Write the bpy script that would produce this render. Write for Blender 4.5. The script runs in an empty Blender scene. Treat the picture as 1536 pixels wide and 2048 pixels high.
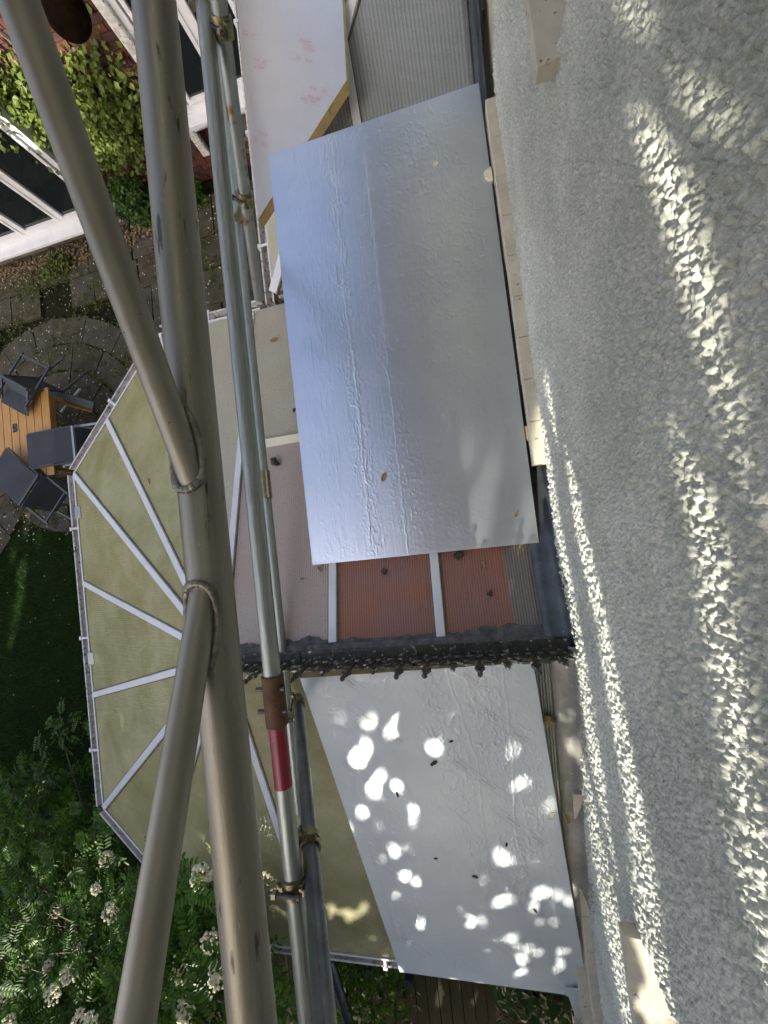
import bpy, bmesh, math, random
import numpy as np
from mathutils import Vector, Matrix

# ------------------------------------------------------------------ camera, world, sun, exposure
SC = bpy.context.scene
CZ = 4.9                                        # camera height above the garden
FPX = 790.0                                     # focal length in photograph pixels (1536 x 2048)
W = np.array([[0.96960015, -0.1209695, -0.21270149],
              [-0.11470387, -0.99252825, 0.04160172],
              [-0.21614477, -0.01593935, -0.97623121]])   # world axes seen in camera axes
cam = bpy.data.cameras.new('camera')
cam.sensor_fit = 'VERTICAL'; cam.sensor_height = 36.0; cam.lens = 36.0 * FPX / 2048
cam.clip_start = 0.02; cam.clip_end = 400
co = bpy.data.objects.new('camera', cam); SC.collection.objects.link(co)
co.matrix_world = Matrix(((W[0, 0], -W[0, 1], -W[0, 2], 0), (W[1, 0], -W[1, 1], -W[1, 2], 0),
                          (W[2, 0], -W[2, 1], -W[2, 2], CZ), (0, 0, 0, 1)))
SC.camera = co

SUN_D = np.array([0.22, 0.77, -0.42]); SUN_D /= np.linalg.norm(SUN_D)   # direction sunlight travels
elev = math.asin(-SUN_D[2]); az = math.atan2(-SUN_D[0], -SUN_D[1])      # compass angle of the sun from +y
wd = bpy.data.worlds.new('World'); SC.world = wd; wd.use_nodes = True
nt = wd.node_tree
bg = nt.nodes['Background']
sky = nt.nodes.new('ShaderNodeTexSky'); sky.sky_type = 'NISHITA'; sky.sun_disc = False
sky.sun_elevation = elev; sky.sun_rotation = az; sky.dust_density = 7.0; sky.ozone_density = .2; sky.air_density = .55
nt.links.new(sky.outputs[0], bg.inputs[0]); bg.inputs[1].default_value = 0.12
sl = bpy.data.lights.new('sun', 'SUN'); sl.energy = 2.7; sl.angle = math.radians(0.6); sl.color = (1, 0.94, 0.84)
so = bpy.data.objects.new('sun', sl); SC.collection.objects.link(so)
so.rotation_euler = Vector(SUN_D).to_track_quat('-Z', 'Y').to_euler()
SC.view_settings.view_transform = 'Standard'; SC.view_settings.look = 'None'
SC.view_settings.exposure = 2.2; SC.view_settings.gamma = 1; SC.view_settings.use_curve_mapping = False
SC.cycles.max_bounces = 10; SC.cycles.transparent_max_bounces = 16

# ------------------------------------------------------------------ helpers
COL = SC.collection
rng = np.random.RandomState(7); random.seed(7)
C0 = np.array([0, 0, CZ])
def ray(px, py): return W @ np.array([(px - 768) / FPX, (py - 1024) / FPX, 1.0])
def atz(px, py, z): d = ray(px, py); return C0 + d * ((z - CZ) / d[2])
def atx(px, py, x): d = ray(px, py); return C0 + d * (x / d[0])
def aty(px, py, y): d = ray(px, py); return C0 + d * (y / d[1])
def atpl(px, py, p0, n): d = ray(px, py); return C0 + d * (np.dot(np.array(p0) - C0, n) / np.dot(d, n))

def tag(o, label=None, cat=None, group=None, kind=None):
    if label: o['label'] = label
    if cat: o['category'] = cat
    if group: o['group'] = group
    if kind: o['kind'] = kind
    return o
def empty(name, loc, label=None, cat=None, group=None, rz=0):
    o = bpy.data.objects.new(name, None); COL.objects.link(o); o.location = loc; o.rotation_euler.z = rz
    o.empty_display_size = 0.1
    bpy.context.view_layer.update() if False else None
    return tag(o, label, cat, group)
def wmat(o):
    L = Matrix.LocRotScale(o.location, o.rotation_euler, o.scale)
    return L if o.parent is None else wmat(o.parent) @ o.matrix_parent_inverse @ L
def link(name, me, mat=None, parent=None, smooth=False):
    o = bpy.data.objects.new(name, me); COL.objects.link(o)
    if mat is not None and not me.materials:
        for m in (mat if isinstance(mat, (list, tuple)) else [mat]): me.materials.append(m)
    if parent is not None:
        o.parent = parent
        M = wmat(parent)
        o.matrix_parent_inverse = M.inverted()
    if smooth: me.polygons.foreach_set('use_smooth', [True] * len(me.polygons))
    return o
class MB:
    """collects world-space faces of one part"""
    def __init__(s): s.v = []; s.f = []; s.m = []
    def add(s, vs, fs, mi=0):
        b = len(s.v); s.v += [tuple(map(float, v)) for v in vs]
        s.f += [tuple(i + b for i in f) for f in fs]; s.m += [mi] * len(fs); return s
    def box(s, c, sz, R=None, mi=0):
        c = np.array(c, float); h = np.array(sz, float) / 2
        R = np.eye(3) if R is None else np.array(R)
        vs = [c + R @ (h * np.array(q)) for q in ((-1,-1,-1),(1,-1,-1),(1,1,-1),(-1,1,-1),(-1,-1,1),(1,-1,1),(1,1,1),(-1,1,1))]
        return s.add(vs, [(0,3,2,1),(4,5,6,7),(0,1,5,4),(1,2,6,5),(2,3,7,6),(3,0,4,7)], mi)
    def bar(s, a, b, w, h, up=(0,0,1), mi=0):
        a = np.array(a, float); b = np.array(b, float); d = b - a; L = np.linalg.norm(d); d /= L
        x = np.cross(d, up); x /= np.linalg.norm(x); z = np.cross(x, d)
        return s.box((a + b) / 2, (w, L, h), np.array([x, d, z]).T, mi)
    def tube(s, pts, r, n=20, caps=True, mi=0, r_in=None):
        pts = [np.array(p, float) for p in pts]; k = len(pts); rs = r if hasattr(r, '__len__') else [r] * k
        d0 = pts[1] - pts[0]; u = np.cross(d0, (0.31, 0.2, 0.93)); u /= np.linalg.norm(u)
        vs = []
        for i, p in enumerate(pts):
            d = pts[min(i + 1, k - 1)] - pts[max(i - 1, 0)]; d /= np.linalg.norm(d)
            u = u - d * np.dot(u, d); u /= np.linalg.norm(u); w = np.cross(d, u)
            for j in range(n):
                a = 2 * math.pi * j / n; vs.append(p + rs[i] * (math.cos(a) * u + math.sin(a) * w))
        fs = [(i * n + j, i * n + (j + 1) % n, (i + 1) * n + (j + 1) % n, (i + 1) * n + j) for i in range(k - 1) for j in range(n)]
        if caps: fs += [tuple(range(n))[::-1], tuple((k - 1) * n + j for j in range(n))]
        return s.add(vs, fs, mi)
    def ring(s, c, d, ri, ro, L, n=24, mi=0, a0=0, a1=2 * math.pi):
        c = np.array(c, float); d = np.array(d, float); d /= np.linalg.norm(d)
        u = np.cross(d, (0.31, 0.2, 0.93)); u /= np.linalg.norm(u); w = np.cross(d, u)
        vs = []
        for j in range(n):
            a = a0 + (a1 - a0) * j / n; e = math.cos(a) * u + math.sin(a) * w
            vs += [c + e * ri - d * L / 2, c + e * ro - d * L / 2, c + e * ro + d * L / 2, c + e * ri + d * L / 2]
        fs = []
        for j in range(n):
            k = (j + 1) % n
            for q in range(4): fs.append((4 * j + q, 4 * k + q, 4 * k + (q + 1) % 4, 4 * j + (q + 1) % 4))
        return s.add(vs, fs, mi)
    def slab(s, poly, n, t, mi=0, mi_side=None):
        """flat polygon (list of points) thickened by t against n"""
        k = len(poly); P = [np.array(p, float) for p in poly]; n = np.array(n, float)
        vs = P + [p - n * t for p in P]
        s.add(vs, [tuple(range(k)), tuple(range(k, 2 * k))[::-1]], mi)
        return s.add(vs, [(i, i + k, (i + 1) % k + k, (i + 1) % k) for i in range(k)], mi if mi_side is None else mi_side)
    def blob(s, c, r, n=2, seed=0, flat=1.0, rough=0.3, mi=0):
        bm = bmesh.new(); bmesh.ops.create_icosphere(bm, subdivisions=n, radius=1); rs = np.random.RandomState(seed)
        ph = rs.rand(3, 3) * 6
        vs = []
        for v in bm.verts:
            q = np.array(v.co); k = 1 + rough * (math.sin(3 * q[0] + ph[0, 0]) * math.sin(3 * q[1] + ph[0, 1]) + .6 * math.sin(6 * q[2] + ph[1, 1] + 5 * q[0])) + rs.uniform(-.1, .1)
            vs.append(np.array(c) + q * k * np.array([r, r, r * flat]))
        fs = [tuple(v.index for v in f.verts) for f in bm.faces]; bm.free()
        return s.add(vs, fs, mi)
    def mesh(s, name):
        me = bpy.data.meshes.new(name); me.from_pydata(s.v, [], s.f)
        if any(s.m): me.polygons.foreach_set('material_index', s.m)
        return me
    def build(s, name, mat, parent=None, smooth=False, bevel=0, recalc=False):
        me = s.mesh(name)
        if recalc:
            bm = bmesh.new(); bm.from_mesh(me); bmesh.ops.recalc_face_normals(bm, faces=bm.faces); bm.to_mesh(me); bm.free()
        o = link(name, me, mat, parent)
        if bevel:
            b = o.modifiers.new('bevel', 'BEVEL'); b.width = bevel; b.segments = 2; b.limit_method = 'ANGLE'
        if smooth:
            me.polygons.foreach_set('use_smooth', [True] * len(me.polygons))
            try: me.set_sharp_from_angle(angle=math.radians(40))
            except Exception: pass
        return o

def vnoise(x, y, seed=0):
    """value noise on arrays, period free"""
    rs = np.random.RandomState(seed); T = rs.rand(256, 256)
    xi = np.floor(x).astype(int); yi = np.floor(y).astype(int); fx = x - xi; fy = y - yi
    fx = fx * fx * (3 - 2 * fx); fy = fy * fy * (3 - 2 * fy)
    g = lambda a, b: T[a % 256, b % 256]
    return (g(xi, yi) * (1 - fx) + g(xi + 1, yi) * fx) * (1 - fy) + (g(xi, yi + 1) * (1 - fx) + g(xi + 1, yi + 1) * fx) * fy
def fbm(x, y, o=4, seed=0):
    h = 0; a = .5
    for i in range(o): h = h + a * vnoise(x * 2 ** i, y * 2 ** i, seed + i); a *= .5
    return h
def lumps(x, y, seed, jit=.9, fill=.85):
    """rough-cast grains: height field of random rounded chips, one per cell"""
    rs = np.random.RandomState(seed); N = 256
    J = rs.rand(N, N, 6)
    xi = np.floor(x).astype(int); yi = np.floor(y).astype(int); h = np.zeros_like(x)
    for dx in (-1, 0, 1):
        for dy in (-1, 0, 1):
            q = J[(xi + dx) % N, (yi + dy) % N]
            px = xi + dx + .5 + jit * (q[..., 0] - .5); py = yi + dy + .5 + jit * (q[..., 1] - .5)
            r = (.38 + .42 * q[..., 2]) * (q[..., 5] < fill); a = q[..., 3] * math.pi; el = 1 + .9 * q[..., 4]
            ux = (x - px) * np.cos(a) + (y - py) * np.sin(a); uy = -(x - px) * np.sin(a) + (y - py) * np.cos(a)
            d = (ux * el ** .5) ** 2 + (uy * el) ** 2
            tilt = 1 + .9 * (ux * (q[..., 3] - .5) * 2 + uy * (q[..., 0] - .5) * 2)
            with np.errstate(divide='ignore', invalid='ignore'):
                c = np.where(r > 0, np.clip(1 - d / np.maximum(r * r, 1e-6), 0, 1) ** .55 * r * tilt, 0)
            h = np.maximum(h, c)
    return h
def grid_mesh(name, P, keep=None):
    """P: (a,b,3) vertices"""
    a, b = P.shape[:2]; idx = np.arange(a * b).reshape(a, b)
    F = np.stack([idx[:-1, :-1], idx[1:, :-1], idx[1:, 1:], idx[:-1, 1:]], -1)
    F = F[keep] if keep is not None else F.reshape(-1, 4)
    F = F.reshape(-1, 4)
    used = np.unique(F); mp = np.full(a * b, -1); mp[used] = np.arange(len(used)); F = mp[F]; V = P.reshape(-1, 3)[used]
    return np_mesh(name, V, F)
def np_mesh(name, V, F, smooth=True):
    me = bpy.data.meshes.new(name); k = F.shape[1]
    me.vertices.add(len(V)); me.vertices.foreach_set('co', np.ascontiguousarray(V, np.float32).ravel())
    me.loops.add(F.size); me.loops.foreach_set('vertex_index', np.ascontiguousarray(F, np.int32).ravel())
    me.polygons.add(len(F)); me.polygons.foreach_set('loop_start', np.arange(0, F.size, k, dtype=np.int32))
    me.polygons.foreach_set('loop_total', np.full(len(F), k, np.int32))
    me.polygons.foreach_set('use_smooth', np.full(len(F), smooth))
    me.update(calc_edges=True); return me

# ------------------------------------------------------------------ materials
def mat(name, col=(.5,.5,.5), rough=.6, metal=0.0, var=None, vscale=8, stretch=None, bump=0, bscale=60, spec=None, extra=None, obj=True):
    m = bpy.data.materials.new(name); m.use_nodes = True; t = m.node_tree; N = t.nodes; L = t.links
    b = N['Principled BSDF']; b.inputs['Base Color'].default_value = (*col, 1); b.inputs['Roughness'].default_value = rough
    b.inputs['Metallic'].default_value = metal
    if spec is not None: b.inputs['Specular IOR Level'].default_value = spec
    tc = N.new('ShaderNodeTexCoord'); src = tc.outputs['Object']
    if stretch:
        mp = N.new('ShaderNodeMapping'); mp.inputs['Scale'].default_value = stretch; L.new(src, mp.inputs[0]); src = mp.outputs[0]
    if var is not None:
        n = N.new('ShaderNodeTexNoise'); n.inputs['Scale'].default_value = vscale; n.inputs['Detail'].default_value = 8; n.inputs['Roughness'].default_value = .65
        L.new(src, n.inputs['Vector'])
        r = N.new('ShaderNodeValToRGB'); r.color_ramp.elements[0].position = .36; r.color_ramp.elements[1].position = .64
        r.color_ramp.elements[0].color = (*col, 1); r.color_ramp.elements[1].color = (*var, 1)
        L.new(n.outputs[0], r.inputs[0]); L.new(r.outputs[0], b.inputs['Base Color'])
    if bump:
        n2 = N.new('ShaderNodeTexNoise'); n2.inputs['Scale'].default_value = bscale; n2.inputs['Detail'].default_value = 6
        L.new(src, n2.inputs['Vector'])
        bp = N.new('ShaderNodeBump'); bp.inputs['Strength'].default_value = 1; bp.inputs['Distance'].default_value = bump
        L.new(n2.outputs[0], bp.inputs['Height']); L.new(bp.outputs[0], b.inputs['Normal'])
    if extra: extra(t, b, src)
    return m
def speck(t, b, src, scale, thr, col, amount=1.0, stretch=None):
    """scatter stains of colour col over whatever feeds Base Color"""
    N = t.nodes; L = t.links
    if stretch:
        mp = N.new('ShaderNodeMapping'); mp.inputs['Scale'].default_value = stretch; L.new(src, mp.inputs[0]); src = mp.outputs[0]
    n = N.new('ShaderNodeTexNoise'); n.inputs['Scale'].default_value = scale; n.inputs['Detail'].default_value = 5; L.new(src, n.inputs['Vector'])
    r = N.new('ShaderNodeMapRange'); r.inputs[1].default_value = thr; r.inputs[2].default_value = thr + .06; r.inputs[4].default_value = amount
    L.new(n.outputs[0], r.inputs[0])
    mx = N.new('ShaderNodeMix'); mx.data_type = 'RGBA'; L.new(r.outputs[0], mx.inputs[0])
    bc = b.inputs['Base Color']
    if bc.links: L.new(bc.links[0].from_socket, mx.inputs[6])
    else: mx.inputs[6].default_value = bc.default_value
    mx.inputs[7].default_value = (*col, 1); L.new(mx.outputs[2], bc)
def pane_mat(name, col, var, clear, rough=.24, period=.011, ribs=.35, clear_tint=(.9,.9,.85)):
    """multiwall polycarbonate: milky, weathered, with its internal webs; part of the light goes through"""
    m = bpy.data.materials.new(name); m.use_nodes = True; t = m.node_tree; N = t.nodes; L = t.links
    b = N['Principled BSDF']; b.inputs['Roughness'].default_value = rough; out = N['Material Output']
    tc = N.new('ShaderNodeTexCoord'); src = tc.outputs['UV']
    n = N.new('ShaderNodeTexNoise'); n.inputs['Scale'].default_value = 2.6; n.inputs['Detail'].default_value = 10; n.inputs['Roughness'].default_value = .7; n.inputs['Distortion'].default_value = .4; L.new(src, n.inputs['Vector'])
    r = N.new('ShaderNodeValToRGB'); r.color_ramp.elements[0].position = .34; r.color_ramp.elements[1].position = .66
    r.color_ramp.elements[0].color = (*col, 1); r.color_ramp.elements[1].color = (*var, 1); L.new(n.outputs[0], r.inputs[0]); L.new(r.outputs[0], b.inputs['Base Color'])
    sx = N.new('ShaderNodeSeparateXYZ'); L.new(src, sx.inputs[0])
    mu = N.new('ShaderNodeMath'); mu.operation = 'MULTIPLY'; mu.inputs[1].default_value = 2 * math.pi / period; L.new(sx.outputs[0], mu.inputs[0])
    si = N.new('ShaderNodeMath'); si.operation = 'SINE'; L.new(mu.outputs[0], si.inputs[0])
    mr = N.new('ShaderNodeMapRange'); mr.inputs[1].default_value = -.2; mr.inputs[2].default_value = .9; mr.inputs[3].default_value = 0; mr.inputs[4].default_value = 1
    L.new(si.outputs[0], mr.inputs[0])
    # fine dirt streaks along the ribs
    mp = N.new('ShaderNodeMapping'); mp.inputs['Scale'].default_value = (120, 3, 1); L.new(src, mp.inputs[0])
    n3 = N.new('ShaderNodeTexNoise'); n3.inputs['Scale'].default_value = 1; n3.inputs['Detail'].default_value = 3; L.new(mp.outputs[0], n3.inputs['Vector'])
    n4 = N.new('ShaderNodeTexNoise'); n4.inputs['Scale'].default_value = 90; n4.inputs['Detail'].default_value = 4; L.new(src, n4.inputs['Vector'])
    dr = N.new('ShaderNodeMapRange'); dr.inputs[1].default_value = .58; dr.inputs[2].default_value = .75; dr.inputs[4].default_value = .55; L.new(n4.outputs[0], dr.inputs[0])
    mx = N.new('ShaderNodeMix'); mx.data_type = 'RGBA'; L.new(dr.outputs[0], mx.inputs[0]); L.new(r.outputs[0], mx.inputs[6]); mx.inputs[7].default_value = (.10, .095, .06, 1)
    L.new(mx.outputs[2], b.inputs['Base Color'])
    bp = N.new('ShaderNodeBump'); bp.inputs['Strength'].default_value = .6; bp.inputs['Distance'].default_value = .0015; L.new(si.outputs[0], bp.inputs['Height']); L.new(bp.outputs[0], b.inputs['Normal'])
    tr = N.new('ShaderNodeBsdfTransparent'); tr.inputs[0].default_value = (*clear_tint, 1)
    tl = N.new('ShaderNodeBsdfTranslucent'); L.new(mx.outputs[2], tl.inputs[0])
    m1 = N.new('ShaderNodeMixShader'); m1.inputs[0].default_value = .35; L.new(b.outputs[0], m1.inputs[1]); L.new(tl.outputs[0], m1.inputs[2])
    f = N.new('ShaderNodeMath'); f.operation = 'MULTIPLY_ADD'; f.inputs[1].default_value = ribs * clear; f.inputs[2].default_value = clear * (1 - ribs)
    ad = N.new('ShaderNodeMath'); ad.operation = 'MULTIPLY'; L.new(mr.outputs[0], ad.inputs[0]); L.new(n3.outputs[0], ad.inputs[1]); ad.use_clamp = True
    L.new(ad.outputs[0], f.inputs[0])
    m2 = N.new('ShaderNodeMixShader'); L.new(f.outputs[0], m2.inputs[0]); L.new(m1.outputs[0], m2.inputs[1]); L.new(tr.outputs[0], m2.inputs[2])
    L.new(m2.outputs[0], out.inputs[0]); return m
def leaf_mat(name, c1, c2, rough=.45, trans=.35):
    m = bpy.data.materials.new(name); m.use_nodes = True; t = m.node_tree; N = t.nodes; L = t.links; b = N['Principled BSDF']
    g = N.new('ShaderNodeNewGeometry'); r = N.new('ShaderNodeValToRGB'); r.color_ramp.elements[0].color = (*c1, 1); r.color_ramp.elements[1].color = (*c2, 1)
    L.new(g.outputs['Random Per Island'], r.inputs[0]); L.new(r.outputs[0], b.inputs['Base Color']); b.inputs['Roughness'].default_value = rough; b.inputs['Specular IOR Level'].default_value = .22
    tl = N.new('ShaderNodeBsdfTranslucent'); L.new(r.outputs[0], tl.inputs[0]); mx = N.new('ShaderNodeMixShader'); mx.inputs[0].default_value = trans
    L.new(b.outputs[0], mx.inputs[1]); L.new(tl.outputs[0], mx.inputs[2]); L.new(mx.outputs[0], N['Material Output'].inputs[0]); return m

def grains(t, b, src):
    N = t.nodes; L = t.links; bc = b.inputs['Base Color']
    for sc_, lo, hi in ((150, .80, 1.14), (1.6, .84, 1.10), (420, .86, 1.10)):
        v = N.new('ShaderNodeTexNoise'); v.inputs['Scale'].default_value = sc_; v.inputs['Detail'].default_value = 4; L.new(src, v.inputs['Vector'])
        r = N.new('ShaderNodeMapRange'); r.inputs[1].default_value = .35; r.inputs[2].default_value = .65; r.inputs[3].default_value = lo; r.inputs[4].default_value = hi; L.new(v.outputs[0], r.inputs[0])
        mx = N.new('ShaderNodeMix'); mx.data_type = 'RGBA'; mx.blend_type = 'MULTIPLY'; mx.inputs[0].default_value = 1
        L.new(bc.links[0].from_socket, mx.inputs[6]); L.new(r.outputs[0], mx.inputs[7]); L.new(mx.outputs[2], bc)
M = {}
M['render'] = mat('pebbledash', (.53,.55,.46), .85, var=(.64,.65,.565), vscale=5, bump=.0016, bscale=420, extra=grains)
M['plaster'] = mat('cream_plaster', (.62,.57,.44), .85, var=(.50,.46,.35), vscale=9, bump=.001, bscale=120, extra=lambda t,b,s: speck(t,b,s,45,.66,(.16,.14,.10)))
M['lead'] = mat('lead', (.05,.06,.065), .42, .35, var=(.10,.115,.12), vscale=9, bump=.003, bscale=14, extra=lambda t,b,s: speck(t,b,s,60,.68,(.32,.3,.26),.7))
M['lead_pale'] = mat('weathered_lead', (.20,.20,.18), .5, .3, var=(.36,.35,.31), vscale=7, bump=.003, bscale=12, extra=lambda t,b,s: speck(t,b,s,50,.66,(.5,.47,.4),.8))
M['foil'] = mat('foil', (.76,.81,.86), .34, 1.0, var=(.68,.74,.80), vscale=3, extra=lambda t,b,s: speck(t,b,s,150,.74,(.25,.25,.25),.6))
M['foil_matt'] = mat('foil_matt', (.76,.82,.82), .42, .30, var=(.69,.75,.76), vscale=3, extra=lambda t,b,s: speck(t,b,s,110,.74,(.3,.3,.3),.6))
M['foil_pink'] = mat('foil_dull', (.76,.74,.70), .42, .8, var=(.70,.68,.65), vscale=2)
M['foam'] = mat('yellow_foam', (.80,.60,.24), .9, var=(.86,.70,.38), vscale=14, bump=.002, bscale=120, extra=lambda t,b,s: speck(t,b,s,9,.62,(.30,.17,.05),.6))
M['foam_pale'] = mat('pale_foam', (.78,.72,.48), .9, var=(.82,.78,.6), vscale=40, bump=.002, bscale=100)
M['print_red'] = mat('red_print', (.68,.50,.53), .55, .3)
M['print_grey'] = mat('grey_print', (.48,.42,.46), .55, .2)
M['upvc'] = mat('white_upvc', (.70,.715,.74), .35, var=(.62,.64,.67), vscale=6)
M['upvc_dirty'] = mat('dirty_white_upvc', (.70,.70,.68), .45, var=(.42,.40,.37), vscale=22, extra=lambda t,b,s: speck(t,b,s,40,.6,(.07,.06,.045)))
M['gutter_in'] = mat('gutter_grime', (.16,.14,.11), .8, var=(.34,.33,.30), vscale=30, bump=.004, bscale=80)
M['alu'] = mat('scaffold_aluminium', (.30,.285,.23), .46, .70, var=(.24,.222,.168), vscale=5, stretch=(14,1.0,14), bump=.0002, bscale=40,
               extra=lambda t,b,s: (speck(t,b,s,26,.64,(.05,.045,.035),.9,(.25,.6,.25)), speck(t,b,s,6,.62,(.24,.21,.14),.7,(.1,1,.1)), speck(t,b,s,75,.66,(.55,.53,.48),.7), speck(t,b,s,200,.70,(.06,.055,.045),.9,(1,.12,1))))
M['alu_brace'] = mat('brace_aluminium', (.34,.32,.26), .48, .66, var=(.26,.24,.178), vscale=7, bump=.0003, bscale=60,
               extra=lambda t,b,s: speck(t,b,s,90,.71,(.06,.05,.035),.9))
M['weld'] = mat('weld', (.30,.285,.235), .45, .7, var=(.13,.12,.095), vscale=70, bump=.001, bscale=150)
M['galv'] = mat('galvanised_steel', (.40,.425,.38), .38, .7, var=(.26,.285,.25), vscale=9, stretch=(24,1.5,24), bump=.0003, bscale=40, extra=lambda t,b,s: speck(t,b,s,70,.70,(.10,.11,.10),.8))
M['galv_dark'] = mat('dark_galvanised_steel', (.19,.22,.215), .34, .8, var=(.12,.14,.14), vscale=20, bump=.0003, bscale=60, extra=lambda t,b,s: speck(t,b,s,70,.72,(.3,.32,.3),.5))
M['galv_rust'] = mat('rust_streaked_steel', (.36,.39,.36), .42, .7, var=(.28,.31,.29), vscale=9, extra=lambda t,b,s: speck(t,b,s,16,.58,(.20,.10,.04),.85))
M['rust'] = mat('rusted_steel', (.085,.045,.022), .7, .4, var=(.15,.08,.04), vscale=25, bump=.001, bscale=100, extra=lambda t,b,s: speck(t,b,s,60,.66,(.03,.025,.02)))
M['red_paint'] = mat('red_paint', (.26,.012,.03), .32, var=(.20,.01,.02), vscale=16, extra=lambda t,b,s: speck(t,b,s,55,.67,(.45,.28,.28),.8))
M['brass'] = mat('plated_coupler', (.34,.29,.16), .38, .8, var=(.20,.18,.11), vscale=60, extra=lambda t,b,s: speck(t,b,s,80,.62,(.09,.07,.04),.8))
M['bolt'] = mat('dark_bolt', (.05,.05,.052), .45, .8, var=(.12,.11,.10), vscale=90)
M['iron'] = mat('black_iron', (.04,.042,.035), .40, .4, var=(.08,.08,.07), vscale=30, bump=.001, bscale=90, extra=lambda t,b,s: speck(t,b,s,42,.60,(.45,.43,.38),.9))
M['felt'] = mat('ridge_lead', (.06,.06,.058), .65, .25, var=(.15,.148,.14), vscale=24, bump=.004, bscale=60)
M['pane_algae'] = pane_mat('algae_polycarbonate', (.44,.42,.17), (.66,.64,.37), .14, .24, .016, .5)
M['pane_olive'] = pane_mat('stained_polycarbonate', (.46,.43,.21), (.67,.64,.40), .15, .26, .012, .6)
M['pane_pale'] = pane_mat('pale_polycarbonate', (.66,.64,.50), (.74,.72,.60), .16, .3, .013, .5)
M['pane_blush'] = pane_mat('blush_polycarbonate', (.66,.60,.53), (.68,.56,.50), .2, .3, .013, .6)
M['strip'] = mat('cream_strip', (.70,.68,.56), .5, var=(.62,.60,.48))
M['pane_dim'] = pane_mat('shade_tinted_polycarbonate', (.30,.27,.24), (.36,.30,.26), .72, .3, .013, 1.0, (.7,.75,.72))  # darkness of the interior is put into this pane's colour
M['pane_glow'] = pane_mat('glow_tinted_polycarbonate', (.50,.22,.13), (.40,.23,.20), .52, .3, .013, 1.0)  # warm glow of the interior is put into the pane colour
M['pane_grey'] = pane_mat('ribbed_polycarbonate', (.46,.50,.49), (.54,.57,.56), .55, .28, .023, .95, (.55,.65,.72))
M['brick'] = mat('red_brick', (.115,.042,.030), .9, spec=.15, var=(.075,.033,.027), vscale=6, bump=.003, bscale=60)
M['brick2'] = mat('dark_brick', (.075,.036,.030), .9, spec=.15, var=(.055,.034,.030), vscale=6, bump=.003, bscale=60)
M['mortar'] = mat('mortar', (.16,.14,.12), .95, var=(.10,.09,.08), vscale=20, bump=.002, bscale=90)
M['glass'] = mat('dark_glass', (.010,.014,.016), .06, spec=.6)
M['dark_room'] = mat('dark_interior', (.012,.014,.014), .8)
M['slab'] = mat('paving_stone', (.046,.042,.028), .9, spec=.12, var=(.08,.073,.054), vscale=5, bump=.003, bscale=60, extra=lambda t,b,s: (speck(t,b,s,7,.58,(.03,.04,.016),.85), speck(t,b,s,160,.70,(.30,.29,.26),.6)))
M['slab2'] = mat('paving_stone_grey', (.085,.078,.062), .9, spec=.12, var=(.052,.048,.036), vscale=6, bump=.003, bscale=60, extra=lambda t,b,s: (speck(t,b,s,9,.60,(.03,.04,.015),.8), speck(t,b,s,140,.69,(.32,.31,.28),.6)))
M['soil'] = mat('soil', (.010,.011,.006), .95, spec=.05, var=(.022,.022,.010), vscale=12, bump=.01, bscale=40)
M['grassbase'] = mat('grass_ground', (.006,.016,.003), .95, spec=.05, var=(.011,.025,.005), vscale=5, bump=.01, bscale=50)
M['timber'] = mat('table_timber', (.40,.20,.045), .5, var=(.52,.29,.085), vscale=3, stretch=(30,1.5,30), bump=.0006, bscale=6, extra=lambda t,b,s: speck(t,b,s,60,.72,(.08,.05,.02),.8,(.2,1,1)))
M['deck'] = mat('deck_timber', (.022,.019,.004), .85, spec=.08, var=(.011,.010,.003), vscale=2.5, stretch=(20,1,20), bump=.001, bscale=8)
M['sling'] = mat('charcoal_sling', (.048,.056,.068), .7, spec=.15, var=(.062,.070,.082), vscale=4, bump=.0004, bscale=500)
M['chair_frame'] = mat('grey_chair_frame', (.33,.36,.39), .4, .3)
M['chair_dark'] = mat('dark_chair_frame', (.07,.085,.09), .4, .3)
M['bark'] = mat('bark', (.07,.05,.035), .9, var=(.11,.09,.065), vscale=10, bump=.01, bscale=30)
M['rowan'] = leaf_mat('rowan_leaf', (.022,.075,.002), (.085,.19,.010))
M['ivy'] = leaf_mat('climber_leaf', (.055,.095,.016), (.17,.21,.04))
M['shrub'] = leaf_mat('shrub_leaf', (.030,.075,.018), (.07,.14,.03))
M['canopy'] = leaf_mat('canopy_leaf', (.03,.06,.014), (.06,.10,.025))
M['weed'] = leaf_mat('weed_leaf', (.045,.085,.016), (.13,.15,.03))
M['grass'] = leaf_mat('grass_blade', (.022,.055,.010), (.06,.11,.02))
M['flower'] = mat('cream_blossom', (.76,.72,.50), .8, var=(.64,.58,.36), vscale=90)
M['petal'] = mat('fallen_petal', (.62,.60,.52), .8)
M['litter'] = mat('brown_litter', (.16,.10,.05), .85, var=(.28,.20,.12), vscale=30)
M['dead_leaf'] = mat('dead_leaf', (.22,.12,.045), .75, var=(.33,.21,.09), vscale=60)
M['lump'] = mat('dark_lump', (.03,.03,.025), .85, var=(.06,.055,.045), vscale=60, bump=.004, bscale=60)
M['terracotta'] = mat('orange_upholstery', (.62,.17,.075), .8, var=(.52,.12,.05), vscale=4)
M['pinkcloth'] = mat('pink_upholstery', (.55,.20,.17), .85, var=(.62,.27,.22), vscale=4)
M['floor'] = mat('pale_floor', (.52,.44,.36), .5, var=(.44,.37,.30), vscale=3)
M['inwall'] = mat('interior_wall', (.16,.15,.13), .8)
M['seal'] = mat('rubber_seal', (.10,.095,.07), .8, var=(.20,.19,.12), vscale=20)
M['brown'] = mat('brown_wool', (.010,.006,.004), .95, spec=.05, var=(.022,.013,.007), vscale=30, bump=.003, bscale=60)
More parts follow.
